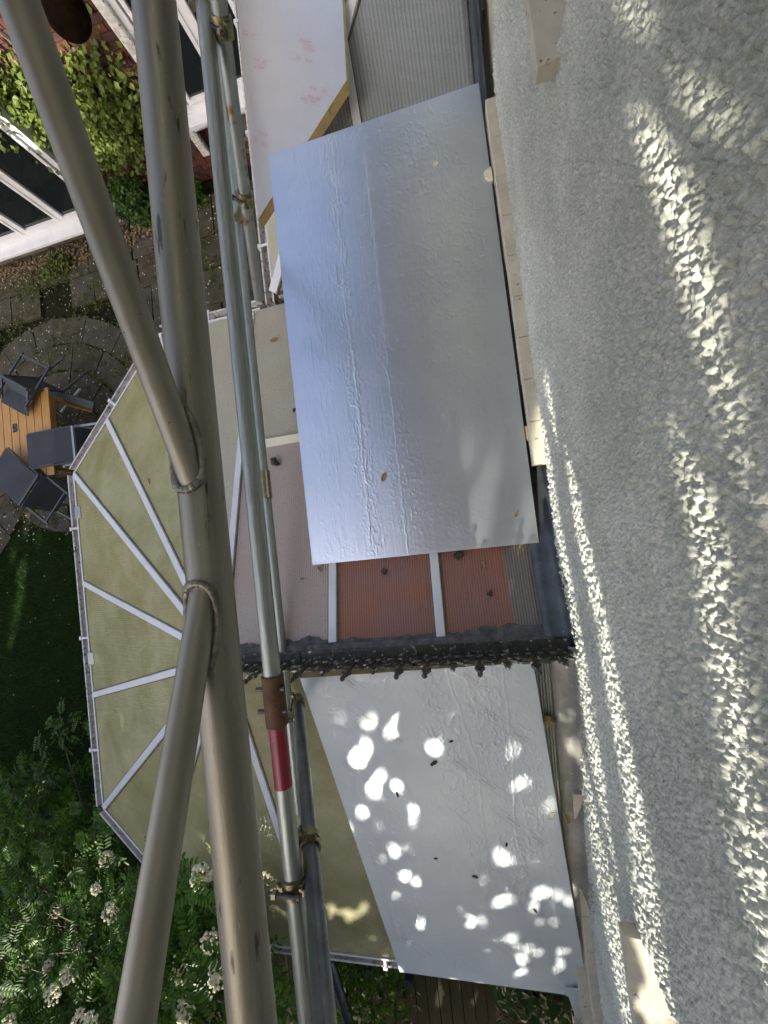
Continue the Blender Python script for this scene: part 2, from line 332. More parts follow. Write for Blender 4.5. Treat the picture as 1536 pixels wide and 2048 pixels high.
M['tile'] = mat('roof_tile', (.16,.09,.07), .8, var=(.10,.06,.05), vscale=8)
M['board_top'] = mat('scaffold_board', (.30,.22,.13), .8, var=(.22,.16,.10), vscale=4, stretch=(2,20,20))

# ------------------------------------------------------------------ ground
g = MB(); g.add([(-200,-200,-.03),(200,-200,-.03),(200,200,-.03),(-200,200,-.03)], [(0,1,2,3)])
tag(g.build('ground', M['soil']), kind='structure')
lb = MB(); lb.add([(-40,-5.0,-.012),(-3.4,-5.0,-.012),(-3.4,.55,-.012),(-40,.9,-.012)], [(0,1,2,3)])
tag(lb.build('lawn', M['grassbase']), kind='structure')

# ------------------------------------------------------------------ rendered house wall (plane x = 0.38)
WX = 0.38
house = empty('rendered_house', (1.2, 0, 0), 'pale roughcast house wall rising beside the silver insulation boards', 'house')
yk = [-6,-2.9,-1.87,-1.35,-1.16,-.68,-.6,-.5,-.31,.21,1.03,2.08,2.12,2.3,2.8,4.0]
zk = [2.1,2.42,2.52,2.78,2.83,2.98,3.03,2.95,2.91,2.904,2.891,2.87,2.88,3.10,3.2,3.6]
SILLS = [(1.21, 9.0, 3.80, 4.85), (-9.0, -1.42, 3.44, 4.70)]      # window openings: y0, y1, z0, z1
def wall_patch(y0, y1, z0, z1, step):
    ys = np.arange(y0, y1 + step / 2, step); zs = np.arange(z0, z1 + step / 2, step)
    Y, Z = np.meshgrid(ys, zs, indexing='ij')
    return Y, Z
def roughcast(Y, Z):
    wy = Y + (fbm(Y*28, Z*28, 2, 41)-.45)*.020; wz = Z + (fbm(Y*28+9, Z*28+4, 2, 43)-.45)*.020
    s = 1/.0165
    a = lumps(wy*s, wz*s*.95, 3, 1.0, .75)*.0180; b = lumps(wy*s*1.8+31, wz*s*1.8, 5, 1.0, .8)*.0105; c = lumps(wy*s*.6+7, wz*s*.6+3, 8, 1.0, .40)*.0130
    h = np.maximum(np.maximum(a, b), c) + .35*b
    h += (fbm(Y*3, Z*3, 3, 11)-.5)*.012 + (fbm(Y*130, Z*130, 3, 17)-.45)*.0060 + (fbm(Y*45, Z*45, 2, 19)-.45)*.0060
    return h
for (ya, yb, za, zb, st) in ((-3.3, 2.7, 2.35, 3.552, .0056), (-2.1, 2.0, 3.55, 4.72, .0036)):
    Y, Z = wall_patch(ya, yb, za, zb, st)
    h = roughcast(Y, Z)
    low = np.interp(Y, yk, zk) + (fbm(Y * 30, Y * 0 + 3.3, 3, 5) - .45) * .035
    P = np.stack([WX - h, Y, Z], -1)
    Yc, Zc = (Y[:-1,:-1] + Y[1:,1:]) / 2, (Z[:-1,:-1] + Z[1:,1:]) / 2
    keep = Zc > (low[:-1,:-1])
    for (a, b, c, d) in SILLS:
        j = (fbm(Zc * 25, Yc * 25, 2, 9) - .5) * .02
        keep &= ~((Yc > a + j) & (Yc < b + j) & (Zc > c) & (Zc < d))
    link('roughcast_face', grid_mesh('roughcast_face', P, keep), M['render'], house)
# plain continuation of the wall above and to both sides (mostly outside the picture)
b = MB()
b.box((WX + .02 + .14, 0, 7.5), (.28, 24, 5.55)); b.box((WX + .17, 7.5, 1.3), (.28, 9.2, 2.6)); b.box((WX + .17, -7.8, 1.1), (.28, 8.8, 2.2))
b.box((WX + .02 + .14, -.1, 4.71), (.28, 2.6, .2))
b.build('upper_wall', M['render'], house)
bk = MB(); bk.box((WX + .17, 0, 1.6), (.24, 6.9, 3.2)); bk.box((WX + .17, -.1, 4.0), (.24, 2.6, 1.6)); bk.build('wall_core', M['plaster'], house)
# eaves of the house high above
ev = MB(); ev.box((.05, 0, 10.0), (.8, 24, .12)); ev.build('eaves_soffit', M['upvc'], house)
# plaster lath band under the render, two stepped strips with joints
def strip(y0, y1, dz0, dz1, x, name, n=14):
    ys = np.linspace(y0, y1, n + 1)
    for i in range(n):
        a, c = ys[i] + .0015, ys[i + 1] - .0015
        z1a, z1c = np.interp(a, yk, zk), np.interp(c, yk, zk)
        m = MB(); xx = x + rng.uniform(-.002, .002)
        m.add([(xx,a,z1a-dz0),(xx,c,z1c-dz0),(xx,c,z1c+dz1),(xx,a,z1a+dz1),(WX+.1,a,z1a-dz0),(WX+.1,c,z1c-dz0),(WX+.1,c,z1c+dz1),(WX+.1,a,z1a+dz1)],
              [(0,1,2,3)[::-1],(4,5,6,7),(0,4,5,1)[::-1],(1,5,6,2)[::-1],(2,6,7,3)[::-1],(3,7,4,0)[::-1]])
        m.build(name, M['plaster'], house, bevel=.001)
strip(.22, 2.085, .075, .012, WX - .056, 'plaster_strip', 9)
strip(-3.3, -1.42, .075, .012, WX - .052, 'plaster_strip', 9)
strip(-3.3, -1.75, .16, -.078, WX - .100, 'plaster_strip', 5)
# window sills, jambs and windows
for (a, b_, c, d), side in zip(SILLS, (1, -1)):
    y0 = a if side > 0 else b_
    nseg = 7; L = 2.6 / nseg
    for i in range(nseg):
        m = MB(); ya, yb = y0 + side * (i * .30 + .001), y0 + side * (i * .30 + .298)
        if i == 0 and side > 0: ya = y0 - .03
        x0 = WX - .062
        lo, hi = min(ya, yb), max(ya, yb)
        m.add([(x0,lo,c-.004),(x0,hi,c-.004),(WX+.16,hi,c+.035),(WX+.16,lo,c+.035),(x0,lo,c-.05),(x0,hi,c-.05),(WX+.16,hi,c-.05),(WX+.16,lo,c-.05)],
              [(0,3,2,1)[::-1],(4,7,6,5),(0,1,5,4),(1,2,6,5),(2,3,7,6),(3,0,4,7)])
        m.build('sill_tile', M['plaster'], house, bevel=.002, recalc=True)
    m = MB(); m.box((WX + .08, y0 - side * .02, (c + d) / 2), (.16, .03, d - c)); m.build('window_jamb', M['plaster'], house)
    wf = MB(); yc = y0 + side * 1.0
    for zz in (c + .05, d - .03): wf.box((WX + .18, yc, zz), (.06, 2.0, .06))
    for q in (0, .65, 1.3, 1.97): wf.box((WX + .18, y0 + side * q, (c + d) / 2), (.06, .06, d - c - .06))
    o = wf.build('window_frame', M['upvc'], house)
    gp = MB(); gp.box((WX + .2, yc, (c + d) / 2), (.01, 2.0, d - c)); gp.build('window_pane', M['glass'], o)

# ------------------------------------------------------------------ conservatory
ZE, ZR, YR, SL = 2.20, 2.94, -.61, (2.94 - 2.20) / 2.37
RE = np.array([-1.43, YR, ZR])                            # inner end of the ridge
P1 = np.array([-2.26, 1.76, ZE]); P2 = np.array([-3.22, .76, ZE]); P3 = np.array([-3.20, -2.0, ZE]); P4 = np.array([-2.26, -2.93, ZE])
WU = np.array([WX - .01, 1.76, ZE]); WL = np.array([WX - .01, -2.93, ZE]); RW = np.array([WX - .01, YR, ZR])
cons = empty('conservatory', (-1.4, YR, 0), 'hipped conservatory with a fan of olive polycarbonate panes and black ridge cresting', 'conservatory')
lerp = lambda a, b, t: np.array(a) + (np.array(b) - np.array(a)) * t
def pane(poly, m, ribdir, name='roof_pane', parent=cons, t=.016, lift=0.0):
    """flat pane with UVs in metres, v along the ribs"""
    P = [np.array(p, float) for p in poly]; n = np.cross(P[1] - P[0], P[2] - P[0]); n /= np.linalg.norm(n)
    if n[2] < 0: P = P[::-1]; n = -n
    r = np.array(ribdir, float); r -= n * np.dot(r, n); r /= np.linalg.norm(r); u = np.cross(r, n)
    P = [p + n * lift for p in P]
    mb = MB(); mb.slab(P, n, t); me = mb.mesh(name)
    uv = me.uv_layers.new(name='UVMap'); o0 = rng.rand(2) * 0
    for lp in me.loops:
        c = np.array(me.vertices[lp.vertex_index].co); uv.data[lp.index].uv = (np.dot(c, u), np.dot(c, r))
    return link(name, me, m, parent)
def inset(poly, d=.0):
    c = sum(np.array(p) for p in poly) / len(poly); return [np.array(p) + (c - np.array(p)) / np.linalg.norm(c - np.array(p)) * d for p in poly]
E1 = lerp(P1, P2, .60); E3 = lerp(P2, P3, .335); E4 = lerp(P2, P3, .67); E6 = lerp(P3, P4, .52)
fan = [P1, E1, P2, E3, E4, P3, E6, P4]
for i in range(7):
    a, b_ = fan[i], fan[i + 1]; rd = RE - (a + b_) / 2
    base = P1 if i < 2 else (P2 if i < 5 else P3); nxt = P2 if i < 2 else (P3 if i < 5 else P4)
    perp = np.cross(nxt - base, (0, 0, 1)); pd = np.array([-perp[0], -perp[1], 0])
    pane([a, b_, RE], M['pane_algae'], pd)
RX = [-1.43, -.78, -.215, WX - .03]                          # rafters
def rp(x, up):  return np.array([x, YR, ZR])
def ep(x, up):  return np.array([x, 1.76 if up else -2.93, ZE])
pane([P1, RE, ep(RX[0], 1)], M['pane_pale'], (0, 1, 0))
pane([P4, RE, ep(RX[0], 0)], M['pane_olive'], (0, 1, 0))
for i in range(3):
    a, c = RX[i], RX[i + 1]
    mu = M['pane_blush'] if i == 0 else M['pane_glow']
    if i == 0:
        ym = .62; zm = ZR - (ym - YR) * SL
        pane([ep(a,1), ep(c,1), (c,ym,zm), (a,ym,zm)], M['pane_pale'], (0,1,0)); pane([(a,ym,zm), (c,ym,zm), rp(c,1), rp(a,1)], mu, (0,1,0))
        tb = MB(); tb.bar((a+.03,ym+.01,zm+.001),(c-.03,ym+.01,zm+.001),.075,.012,(0,-SL,1)); tb.build('transom_strip', M['strip'], cons)
    elif i == 2:
        xm = .135
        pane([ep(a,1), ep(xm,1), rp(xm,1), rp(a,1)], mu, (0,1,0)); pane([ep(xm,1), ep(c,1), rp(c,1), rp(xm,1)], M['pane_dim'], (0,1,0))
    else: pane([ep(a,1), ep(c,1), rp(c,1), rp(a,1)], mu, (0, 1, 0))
    pane([ep(a,0), ep(c,0), rp(c,0), rp(a,0)], M['pane_olive'], (0, 1, 0))
def gbar(a, b_, w=.045, h=.022, name='glazing_bar', m=None, parent=cons, n=None):
    a = np.array(a, float); b_ = np.array(b_, float); m_ = MB()
    m_.bar(a + (0,0,.004), b_ + (0,0,.004), w, h)
    o = m_.build(name, m or M['upvc'], parent, bevel=.004)
    m_ = MB(); m_.bar(a + (0,0,-.004), b_ + (0,0,-.004), w + .014, h*.7); m_.build('rubber_seal', M['seal'], o)
    return o
for e in fan:
    d = (RE - e); d /= np.linalg.norm(d); gbar(e + d * .01, RE - d * .05)
for x in RX[:3]:
    gbar(ep(x,1) + (0,-.02,0), rp(x,1) + (0,.05,-.012)); gbar(ep(x,0) + (0,.02,0), rp(x,0) + (0,-.05,-.012))
# tie beam and purlins under the panes, seen dimly through them
tb = MB(); tb.bar((RX[0]-.3, .62, ZR - 1.23 * SL - .06), (WX, .62, ZR - 1.23 * SL - .06), .07, .06); tb.build('tie_beam', M['upvc'], cons)
tb = MB(); tb.bar((RX[0]-.3, -1.86, ZR - 1.25 * SL - .06), (WX, -1.86, ZR - 1.25 * SL - .06), .07, .06); tb.build('tie_beam', M['upvc'], cons)
# ridge: lead-dressed capping plus iron cresting with finials
rc = MB()
for sgn in (1, -1): rc.add([(RE[0]-.06,YR,ZR+.035),(WX-.01,YR,ZR+.035),(WX-.01,YR+sgn*.050,ZR+.006),(RE[0]-.06,YR+sgn*.050,ZR+.006),
                            (RE[0]-.06,YR,ZR+.012),(WX-.01,YR,ZR+.012),(WX-.01,YR+sgn*.050,ZR-.014),(RE[0]-.06,YR+sgn*.050,ZR-.014)],
                           [(0,1,2,3),(4,5,6,7),(0,3,7,4),(1,2,6,5),(2,3,7,6)])
rc.build('ridge_capping', M['felt'], cons, recalc=True)
rng2 = np.random.RandomState(4)
fx = MB(); xs_ = np.arange(RE[0] + .03, WX - .03, .006); V_ = []
ed = .060 + .045*np.clip(fbm(xs_*9, xs_*0+2, 4, 61)-.38, 0, 1)*2.2 + .02*(xs_ > -.1)*vnoise(xs_*14, xs_*0, 62)
for x_, e_ in zip(xs_, ed): V_ += [(x_, YR+.03, ZR+.012), (x_, YR+e_*.75, ZR-e_*.75*SL+.014), (x_, YR+e_, ZR-e_*SL+.004)]
fx.add(V_, [(3*i+k, 3*i+3+k, 3*i+4+k, 3*i+1+k) for i in range(len(xs_)-1) for k in (0,1)])
fx.build('ridge_flashing', M['felt'], cons, smooth=True, recalc=True)
def plate2d(polys, holes, y, t, name, m, parent):
    """upright plate in the x-z plane made of filled outlines; extruded by t along y"""
    mb = MB()
    for pl in polys:
        k = len(pl); vs = [(x, y - t/2, z) for x, z in pl] + [(x, y + t/2, z) for x, z in pl]
        mb.add(vs, [tuple(range(k)), tuple(range(k, 2*k))[::-1]] + [(i, i+k, (i+1)%k+k, (i+1)%k) for i in range(k)])
    return mb.build(name, m, parent, recalc=True)
def strip2d(mb, pts, w, y, t):
    """bent flat bar following points in the x-z plane"""
    pts = [np.array(p, float) for p in pts]; L = []; R = []
    for i, p in enumerate(pts):
        d = pts[min(i+1,len(pts)-1)] - pts[max(i-1,0)]; d /= np.linalg.norm(d); nn = np.array([-d[1], d[0]]); ww = w * (1 if not hasattr(w,'__len__') else 1)
        L.append(p + nn * ww / 2); R.append(p - nn * ww / 2)
    k = len(pts)
    vs = [(q[0], y - t/2, q[1]) for q in L] + [(q[0], y - t/2, q[1]) for q in R] + [(q[0], y + t/2, q[1]) for q in L] + [(q[0], y + t/2, q[1]) for q in R]
    fs = []
    for i in range(k - 1):
        fs += [(i,i+1,k+i+1,k+i),(2*k+i,3*k+i,3*k+i+1,2*k+i+1),(i,2*k+i,2*k+i+1,i+1),(k+i,k+i+1,3*k+i+1,3*k+i)]
    fs += [(0,k,3*k,2*k),(k-1,3*k-1,4*k-1,2*k-1)]
    mb.add(vs, fs)
YC_ = YR - .028
for seg, (xa, xb) in enumerate(((-1.40, -.95), (-.945, -.335), (-.33, WX - .02))):
    z0 = ZR + .03
    cr = MB(); Lx = xb - xa
    # base plate pierced with round holes: built as bands above and below, with webs between the holes
    cr.box(((xa+xb)/2, YC_, z0 + .012), (Lx, .010, .024)); cr.box(((xa+xb)/2, YC_, z0 + .062), (Lx, .010, .014))
    nh = int(Lx / .052)
    for i in range(nh + 1):
        x = xa + Lx * i / nh; w_ = .026; cr.box((min(max(x, xa+.013), xb-.013), YC_, z0 + .0395), (w_, .0095, .031))
    cr.box(((xa+xb)/2, YC_ + .022, z0 + .004), (Lx, .06, .008))
    cr.build('ridge_cresting', M['iron'], cons, recalc=True)
    nf = max(2, int(round(Lx / .12)))
    for i in range(nf):
        x = xa + Lx * (i + .5) / nf; big = i % 2 == 0
        H = .195 if big else .125; fz = z0 + .066; f_ = MB()
        # central spear with lozenge and ball
        pl = [(x-.006,fz),(x+.006,fz),(x+.007,fz+H*.45),(x+.022,fz+H*.62),(x+.006,fz+H*.82),(x+.004,fz+H*.9),(x-.004,fz+H*.9),(x-.006,fz+H*.82),(x-.022,fz+H*.62),(x-.007,fz+H*.45)]
        k = len(pl); f_.add([(a,YC_-.006,c) for a,c in pl]+[(a,YC_+.006,c) for a,c in pl], [tuple(range(k)),tuple(range(k,2*k))[::-1]]+[(q,q+k,(q+1)%k+k,(q+1)%k) for q in range(k)])
        f_.blob((x, YC_, fz + H * .95), .012, 2, i, 1, 0)
        for sg in (1, -1):
            pts = [(x + sg*(.012 + .040*math.sin(t*2.6)*(1.25 if big else .85)), fz + H*.36*t + .028*math.sin(t*3.0)) for t in np.linspace(0, 1.15, 12)]
            strip2d(f_, pts, .013, YC_, .010)
        if i < nf - 1:
            pts = [(x + .03 + (Lx/nf - .06) * t, fz + .004 + .016 * math.sin(t * math.pi)) for t in np.linspace(0, 1, 8)]
            strip2d(f_, pts, .012, YC_, .009)
        f_.build('cresting_finial', M['iron'], cons, recalc=True)
# gutters with brackets around the eaves
def gutter(a, b_, out, name='gutter', parent=cons, w=.085, mw=None):
    a = np.array(a, float); b_ = np.array(b_, float); out = np.array(out, float); up = np.array([0,0,1.0])
    prof = [(0,-.004),(.010,-.004),(.012,-.055),(w-.022,-.06),(w-.012,-.02),(w-.012,.0),(w,.0),(w,-.03),(w-.012,-.075),(0,-.075)]
    m_ = MB(); k = len(prof); vs = [a + out*p + up*q for p, q in prof] + [b_ + out*p + up*q for p, q in prof]
    m_.add(vs, [(i, (i+1)%k, (i+1)%k+k, i+k) for i in range(k)] + [tuple(range(k)), tuple(range(k,2*k))[::-1]])
    o = m_.build(name, mw or M['upvc_dirty'], parent, recalc=True)
    L = np.linalg.norm(b_ - a); d = (b_ - a) / L
    q = MB(); q.bar(a + out*.002 + up*.002, b_ + out*.002 + up*.002, .012, .016); q.build('eaves_trim', M['upvc'], parent)
    for i in range(max(1, int(L / .8))):
        p = a + d * (L * (i + .5) / max(1, int(L / .8))); bb = MB()
        bb.box(p + out*(w+.004) - up*.03, (.022,.03,.075), np.array([out, d, up]).T); bb.box(p + out*(w/2) + up*.002, (w,.018,.006), np.array([out, d, up]).T)
        bb.build('gutter_bracket', M['upvc'], o)
    gb = MB(); rs = np.random.RandomState(int(L * 997) % 1000)
    for i in range(int(L * 60)):
        t = rs.rand(); p = a + d * (L * t) + out * rs.uniform(.02, w - .026) + up * (-.05 + rs.uniform(0, .012))
        gb.blob(p, rs.uniform(.006, .017), 1, i, .5, .4, 0 if rs.rand() < .7 else 1)
    gb.build('gutter_debris', [M['gutter_in'], M['litter']], o)['kind'] = 'stuff'
    return o
def outn(a, b_):
    d = np.array(b_) - np.array(a); n = np.array([d[1], -d[0], 0.0]); n /= np.linalg.norm(n)
    c = (np.array(a) + np.array(b_)) / 2 - np.array([-1.0, YR, ZE]); return n if np.dot(n, c) > 0 else -n
for a, b_ in ((np.array([-1.36,1.76,ZE]), P1), (P1, P2), (P2, P3), (P3, P4), (P4, WL)):
    gutter(a, b_, outn(a, b_), w=.062 if b_[0] > 0 else .08)
# end caps / clips at pane feet and walls of the conservatory under the eaves
for a, b_, t in ((P2,P3,.12),(P2,P3,.56),(P3,P4,.7)):
    p = lerp(a, b_, t); c = MB(); o_ = outn(a, b_); d = (b_-a)/np.linalg.norm(b_-a); c.box(p - o_*.03 + (0,0,.022), (.06,.10,.014), np.array([o_, d, np.array([0,0,1.0])]).T); c.build('pane_clip', M['galv'], cons, bevel=.003)
foot = [np.array([WX-.02,1.70,0]), P1, P2, P3, P4, np.array([WX-.02,-2.92,0])]
for i in range(5):
    a, b_ = np.array(foot[i]), np.array(foot[i+1]); a = lerp(a, (-1, YR, 0), .03); b_ = lerp(b_, (-1, YR, 0), .03); a[2] = b_[2] = 0
    m_ = MB(); m_.bar(a + (0,0,.3), b_ + (0,0,.3), .12, .6); m_.build('dwarf_wall', M['brick'], cons)
    L = np.linalg.norm(b_ - a); n = max(1, round(L / .75))
    for k in range(n + 1):
        p = lerp(a, b_, k / n); f_ = MB(); f_.box(p + (0,0,1.36), (.06,.06,1.52)); f_.build('window_post', M['upvc'], cons)
    f_ = MB(); f_.bar(a + (0,0,2.14), b_ + (0,0,2.14), .07, .08); f_.bar(a + (0,0,.63), b_ + (0,0,.63), .14, .05); f_.build('window_rail', M['upvc'], cons)
    f_ = MB(); f_.bar(a + (0,0,1.37), b_ + (0,0,1.37), .012, 1.45); f_.build('window_pane', M['glass'], cons)
fl = MB(); fl.slab([(WX,1.65,.06),(P1[0],1.65,.06),(-3.1,.7,.06),(-3.1,-1.95,.06),(P4[0],-2.85,.06),(WX,-2.85,.06)], (0,0,1), .08); fl.build('inside_floor', M['floor'], cons, recalc=True)
# sofa seen as a blur through the glow-tinted panes
sofa = empty('sofa', (-.35, -.1, .06), 'orange and pink sofa glimpsed through the ribbed panes near the ridge', 'sofa')
def cushion(c, sz, m, name):
    q = MB(); q.box(c, sz); o = q.build(name, m, sofa, bevel=min(sz) * .35); return o
cushion((-.52,-.12,1.15), (.75,.9,1.0), M['pinkcloth'], 'seat_cushion'); cushion((.0,-.2,1.25), (.5,.8,1.1), M['terracotta'], 'seat_cushion')
cushion((-.35,.35,1.35), (1.2,.16,1.1), M['pinkcloth'], 'backrest'); cushion((-.3,-.1,.35), (1.3,1.0,.55), M['pinkcloth'], 'sofa_base')
# lead flashings where the roofs meet the wall
def flash(y0, y1, x0, x1, zf, m, name='lead_flashing', n=26, lift=.02, lap=.004, jag=.012):
    ys = np.linspace(y0, y1, n + 1); V = []; F = []; rs = np.random.RandomState(int(abs(y0) * 100))
    for i, y in enumerate(ys):
        xa = x0 + rs.uniform(-jag, jag) * .5
        V += [(xa, y, zf(y) + lift), ((x0*2+x1)/3, y, zf(y) + lift + lap), ((x0+x1*2)/3, y, zf(y) + lift + .012 + rs.uniform(-.004,.004)), (x1, y, zf(y) + lift + .04), (x1 + .004, y, zf(y) + .16)]
    for i in range(n):
        for q in range(4): F.append((5*i+q, 5*i+q+1, 5*i+q+6, 5*i+q+5))
    mb = MB(); mb.add(V, F); o = mb.build(name, m, house, recalc=True); md = o.modifiers.new('t', 'SOLIDIFY'); md.thickness = .004
    o.data.polygons.foreach_set('use_smooth', [True]*len(o.data.polygons)); return o
roofz = lambda y: ZR - abs(y - YR) * SL
flash(YR + .01, .30, .262, WX - .004, roofz, M['lead']); flash(.305, 1.75, .28, WX - .004, roofz, M['lead'])
flash(-3.0, YR - .01, .272, WX - .004, roofz, M['lead_pale'], n=44)
ep_ = MB()
for i in range(5): ep_.bar((.212 + i*.013, YR - .09, roofz(YR-.09) + .010 + .004*(i%2)), (.212 + i*.013, -2.95, roofz(-2.95) + .010 + .004*(i%2)), .0085, .014)
ep_.build('edge_trim', M['galv'], cons)

# ------------------------------------------------------------------ rear garden-room roof
room = empty('garden_room', (-.4, 3.6, 0), 'grey ribbed polycarbonate roof with white hip bars behind the boards', 'garden room')
HC = np.array([-1.24, 1.86, 2.2]); hd = np.array([.835, 1.13, .45]); fz = lambda y: 2.2 + (y - 1.86) * (.45 / 1.13); HT = HC + hd * 1.55
lz = lambda x: 2.2 + (x + 1.24) * (.45 / .835)
WB = np.array([WX - .01, 1.86, 2.2]); WT = np.array([WX - .01, HT[1], HT[2]])
XB = -.405
hb = HC + hd * ((XB + 1.24) / .835)
pane([HC, (XB,1.86,2.2), hb], M['pane_grey'], (0,1,0), parent=room)
pane([(XB,1.86,2.2), WB, WT, HT, hb], M['pane_grey'], (0,1,0), parent=room)
pane([HC, HT, (-1.24, HT[1], 2.2)], M['pane_pale'], (1,0,0), parent=room)
pane([(-1.24, HT[1], 2.2), HT, (HT[0], 7.5, HT[2]), (-1.24, 7.5, 2.2)], M['pane_pale'], (1,0,0), parent=room)
gbar(HC, HT, .07, .03, 'hip_bar', parent=room); gbar((XB,1.90,2.216), hb, .055, .026, parent=room); gbar(HT, (HT[0],7.4,HT[2]), .08, .04, 'ridge_bar', parent=room)
gbar((-.93,3.4,lz(-.93)), (HT[0]-.05,3.4,lz(HT[0]-.05)), .05, .025, parent=room)
gutter(np.array([-1.25,1.80,2.18]), np.array([-1.25,7.3,2.18]), (-1,0,0), 'side_gutter', room, .075)
gutter(np.array([WX-.02,1.90,2.17]), np.array([-1.22,1.90,2.17]), (0,-1,0), 'valley_gutter', room, .06)
wl_ = MB(); wl_.box((-1.18,4.6,1.05), (.08,5.2,2.1)); wl_.build('side_wall', M['upvc'], room)
flash(1.95, 4.2, .335, WX - .004, fz, M['lead'], lift=.03); flash(4.21, 5.2, .335, WX - .004, fz, M['lead'], lift=.03)
et = MB(); et.bar((.318,1.95,fz(1.95)+.02),(.318,4.0,fz(4.0)+.02),.02,.03); et.build('edge_trim', M['galv'], room)

# ------------------------------------------------------------------ foil-faced insulation boards
def foil_board(name, label, quad, n, t, mtop, hfun, nu, nv, mside=None, poly=None, group='insulation boards laid on the roofs'):
    """quad: (u0v0,u1v0,u1v1,u0v1); top surface displaced by hfun(u,v) metres"""
    q = [np.array(p, float) for p in quad]; n = np.array(n, float) / np.linalg.norm(n)
    root = empty(name, tuple((q[0]+q[2])/2 - n*t), label, 'insulation board', group)
    U, V = np.meshgrid(np.linspace(0,1,nu), np.linspace(0,1,nv), indexing='ij')
    P = (q[0]*((1-U)*(1-V))[...,None] + q[1]*(U*(1-V))[...,None] + q[2]*(U*V)[...,None] + q[3]*((1-U)*V)[...,None])
    e = np.minimum(np.minimum(U,1-U)*np.linalg.norm(q[1]-q[0]), np.minimum(V,1-V)*np.linalg.norm(q[3]-q[0]))
    h = hfun(U, V) * np.clip(e/.012, 0, 1)
    P = P + n * h[...,None]
    top = link('foil_face', grid_mesh('foil_face', P), mtop, root)
    m_ = MB(); qi = [p - n*.0006 for p in q]; k = 4
    vs = qi + [p - n*t for p in q]; m_.add(vs, [tuple(range(4,8))[::-1]] + [(i, (i+1)%4, (i+1)%4+4, i+4) for i in range(4)])
    m_.build('foam_core', mside or M['foam'], root, recalc=True)
    return root, n
def crinkle(Wm, Lm, seed, bands, dents, amp=1.0, creases=()):
    rs = np.random.RandomState(seed); D = [(rs.rand(), rs.rand(), rs.uniform(.003,.014), rs.uniform(.002,.005), rs.uniform(0,3.14), rs.choice([1,1,-.6])*rs.uniform(.0003,.0011)) for _ in range(dents)]
    def f(U, V):
        x = U * Wm; y = V * Lm; h = (fbm(x*3, y*1.2, 3, seed) - .5) * .0016 * amp
        h = h + (vnoise(x*130, y*1.5, seed+3) - .5) * .00022 * amp
        for (u0, wd, a, fx_, fy_) in bands:
            uu = u0 + (vnoise(y*1.4, y*0+seed, seed+int(u0*100)) - .5) * .03
            g_ = np.exp(-((U-uu)/wd)**2)
            g_ = g_ * (.35 + .9*vnoise(y*3.3, y*0+1, seed+int(u0*77)))
            nn_ = fbm(x*fx_*.55 + 1.2*vnoise(x*22,y*11,seed+6), y*fy_*.55, 3, seed+int(u0*50)); n2_ = fbm(x*fx_*1.1+40, y*fy_*1.0+7, 2, seed+int(u0*60))
            h = h + a*g_*(np.exp(-((nn_-.44)/.022)**2) + .7*np.exp(-((n2_-.38)/.025)**2) + .5*(nn_-.44))
        for pts, dep, wd in creases:
            pu = np.interp(V, [p[1] for p in pts], [p[0] for p in pts]); wob = (fbm(y*22, y*0+.5, 3, seed+9)-.45)*.02*(wd>.0018)
            on = (V > pts[0][1]) & (V < pts[-1][1]); h = h + on*dep*np.exp(-(((U-pu-wob)*Wm)/wd)**2)
        for (a_, b_, la, lb, an, d) in D:
            dx = x - a_*Wm; dy = y - b_*Lm; m_ = (np.abs(dx) < .06) & (np.abs(dy) < .06)
            if m_.any():
                ux = dx[m_]*math.cos(an)+dy[m_]*math.sin(an); uy = -dx[m_]*math.sin(an)+dy[m_]*math.cos(an)
                h[m_] += d*np.exp(-(ux/la)**2-(uy/lb)**2)
        return h
    return f
ZA = 2.832
qa = [atz(625,1130,ZA), atz(1078,1085,ZA), atz(957,165,ZA), atz(537,310,ZA)]
ha = crinkle(1.2, 2.4, 21, [(.30,.045,.0018,60,16),(.50,.11,.0008,44,30),(.72,.13,.0009,44,36),(.88,.09,.0010,44,36),(.14,.10,.0006,90,8)], 260, 1.0,
             [([(.455,.0),(.462,.4),(.47,.93)], .0009, .0026), ([(.29,.05),(.31,.4),(.30,.62),(.33,.98)], .0011, .0035), ([(.10,.60),(.35,.66)], .0007, .002)])
boardA, nA = foil_board('insulation_board', 'large bare silver board, shiny and bluish, bridging the valley between the roofs', qa, (0,0,1), .026, M['foil'], ha, 330, 620)
# fixing-scratched corners and foam scraps are separate below.  Second board: dull, red print, thick yellow edges
ZB_ = 2.775
pb = [atz(515,440,ZB_), atz(693,160,ZB_), atz(684,-8,ZB_), atz(660,-330,ZB_), atz(440,-330,ZB_)]
rootB = empty('insulation_board', tuple(atz(590,180,ZB_-.1)), 'dull pinkish silver board with red print and thick yellow cut edges', 'insulation board', 'insulation boards laid on the roofs')
mB = MB(); mB.slab([p - np.array([0,0,.0008]) for p in pb], (0,0,1), .068); mB.build('foam_core', M['foam'], rootB, recalc=True)
# clipped displaced face
xs = np.arange(-1.25, -.25, .0065); ys = np.arange(1.85, 3.9, .0065); X, Yb = np.meshgrid(xs, ys, indexing='ij')
def inside(poly, X, Y):
    r = np.ones_like(X, bool); k = len(poly); s_ = 0
    for i in range(k):
        a, b_ = poly[i], poly[(i+1)%k]; c = (b_[0]-a[0])*(Y-a[1]) - (b_[1]-a[1])*(X-a[0]); r &= (c > 0)
    return r
hB = crinkle(1.0, 2.05, 33, [(.2,.12,.0009,60,8),(.45,.2,.0012,50,9),(.75,.2,.0012,55,10)], 120, .8)(( X+1.25)/1.0, (Yb-1.85)/2.05)
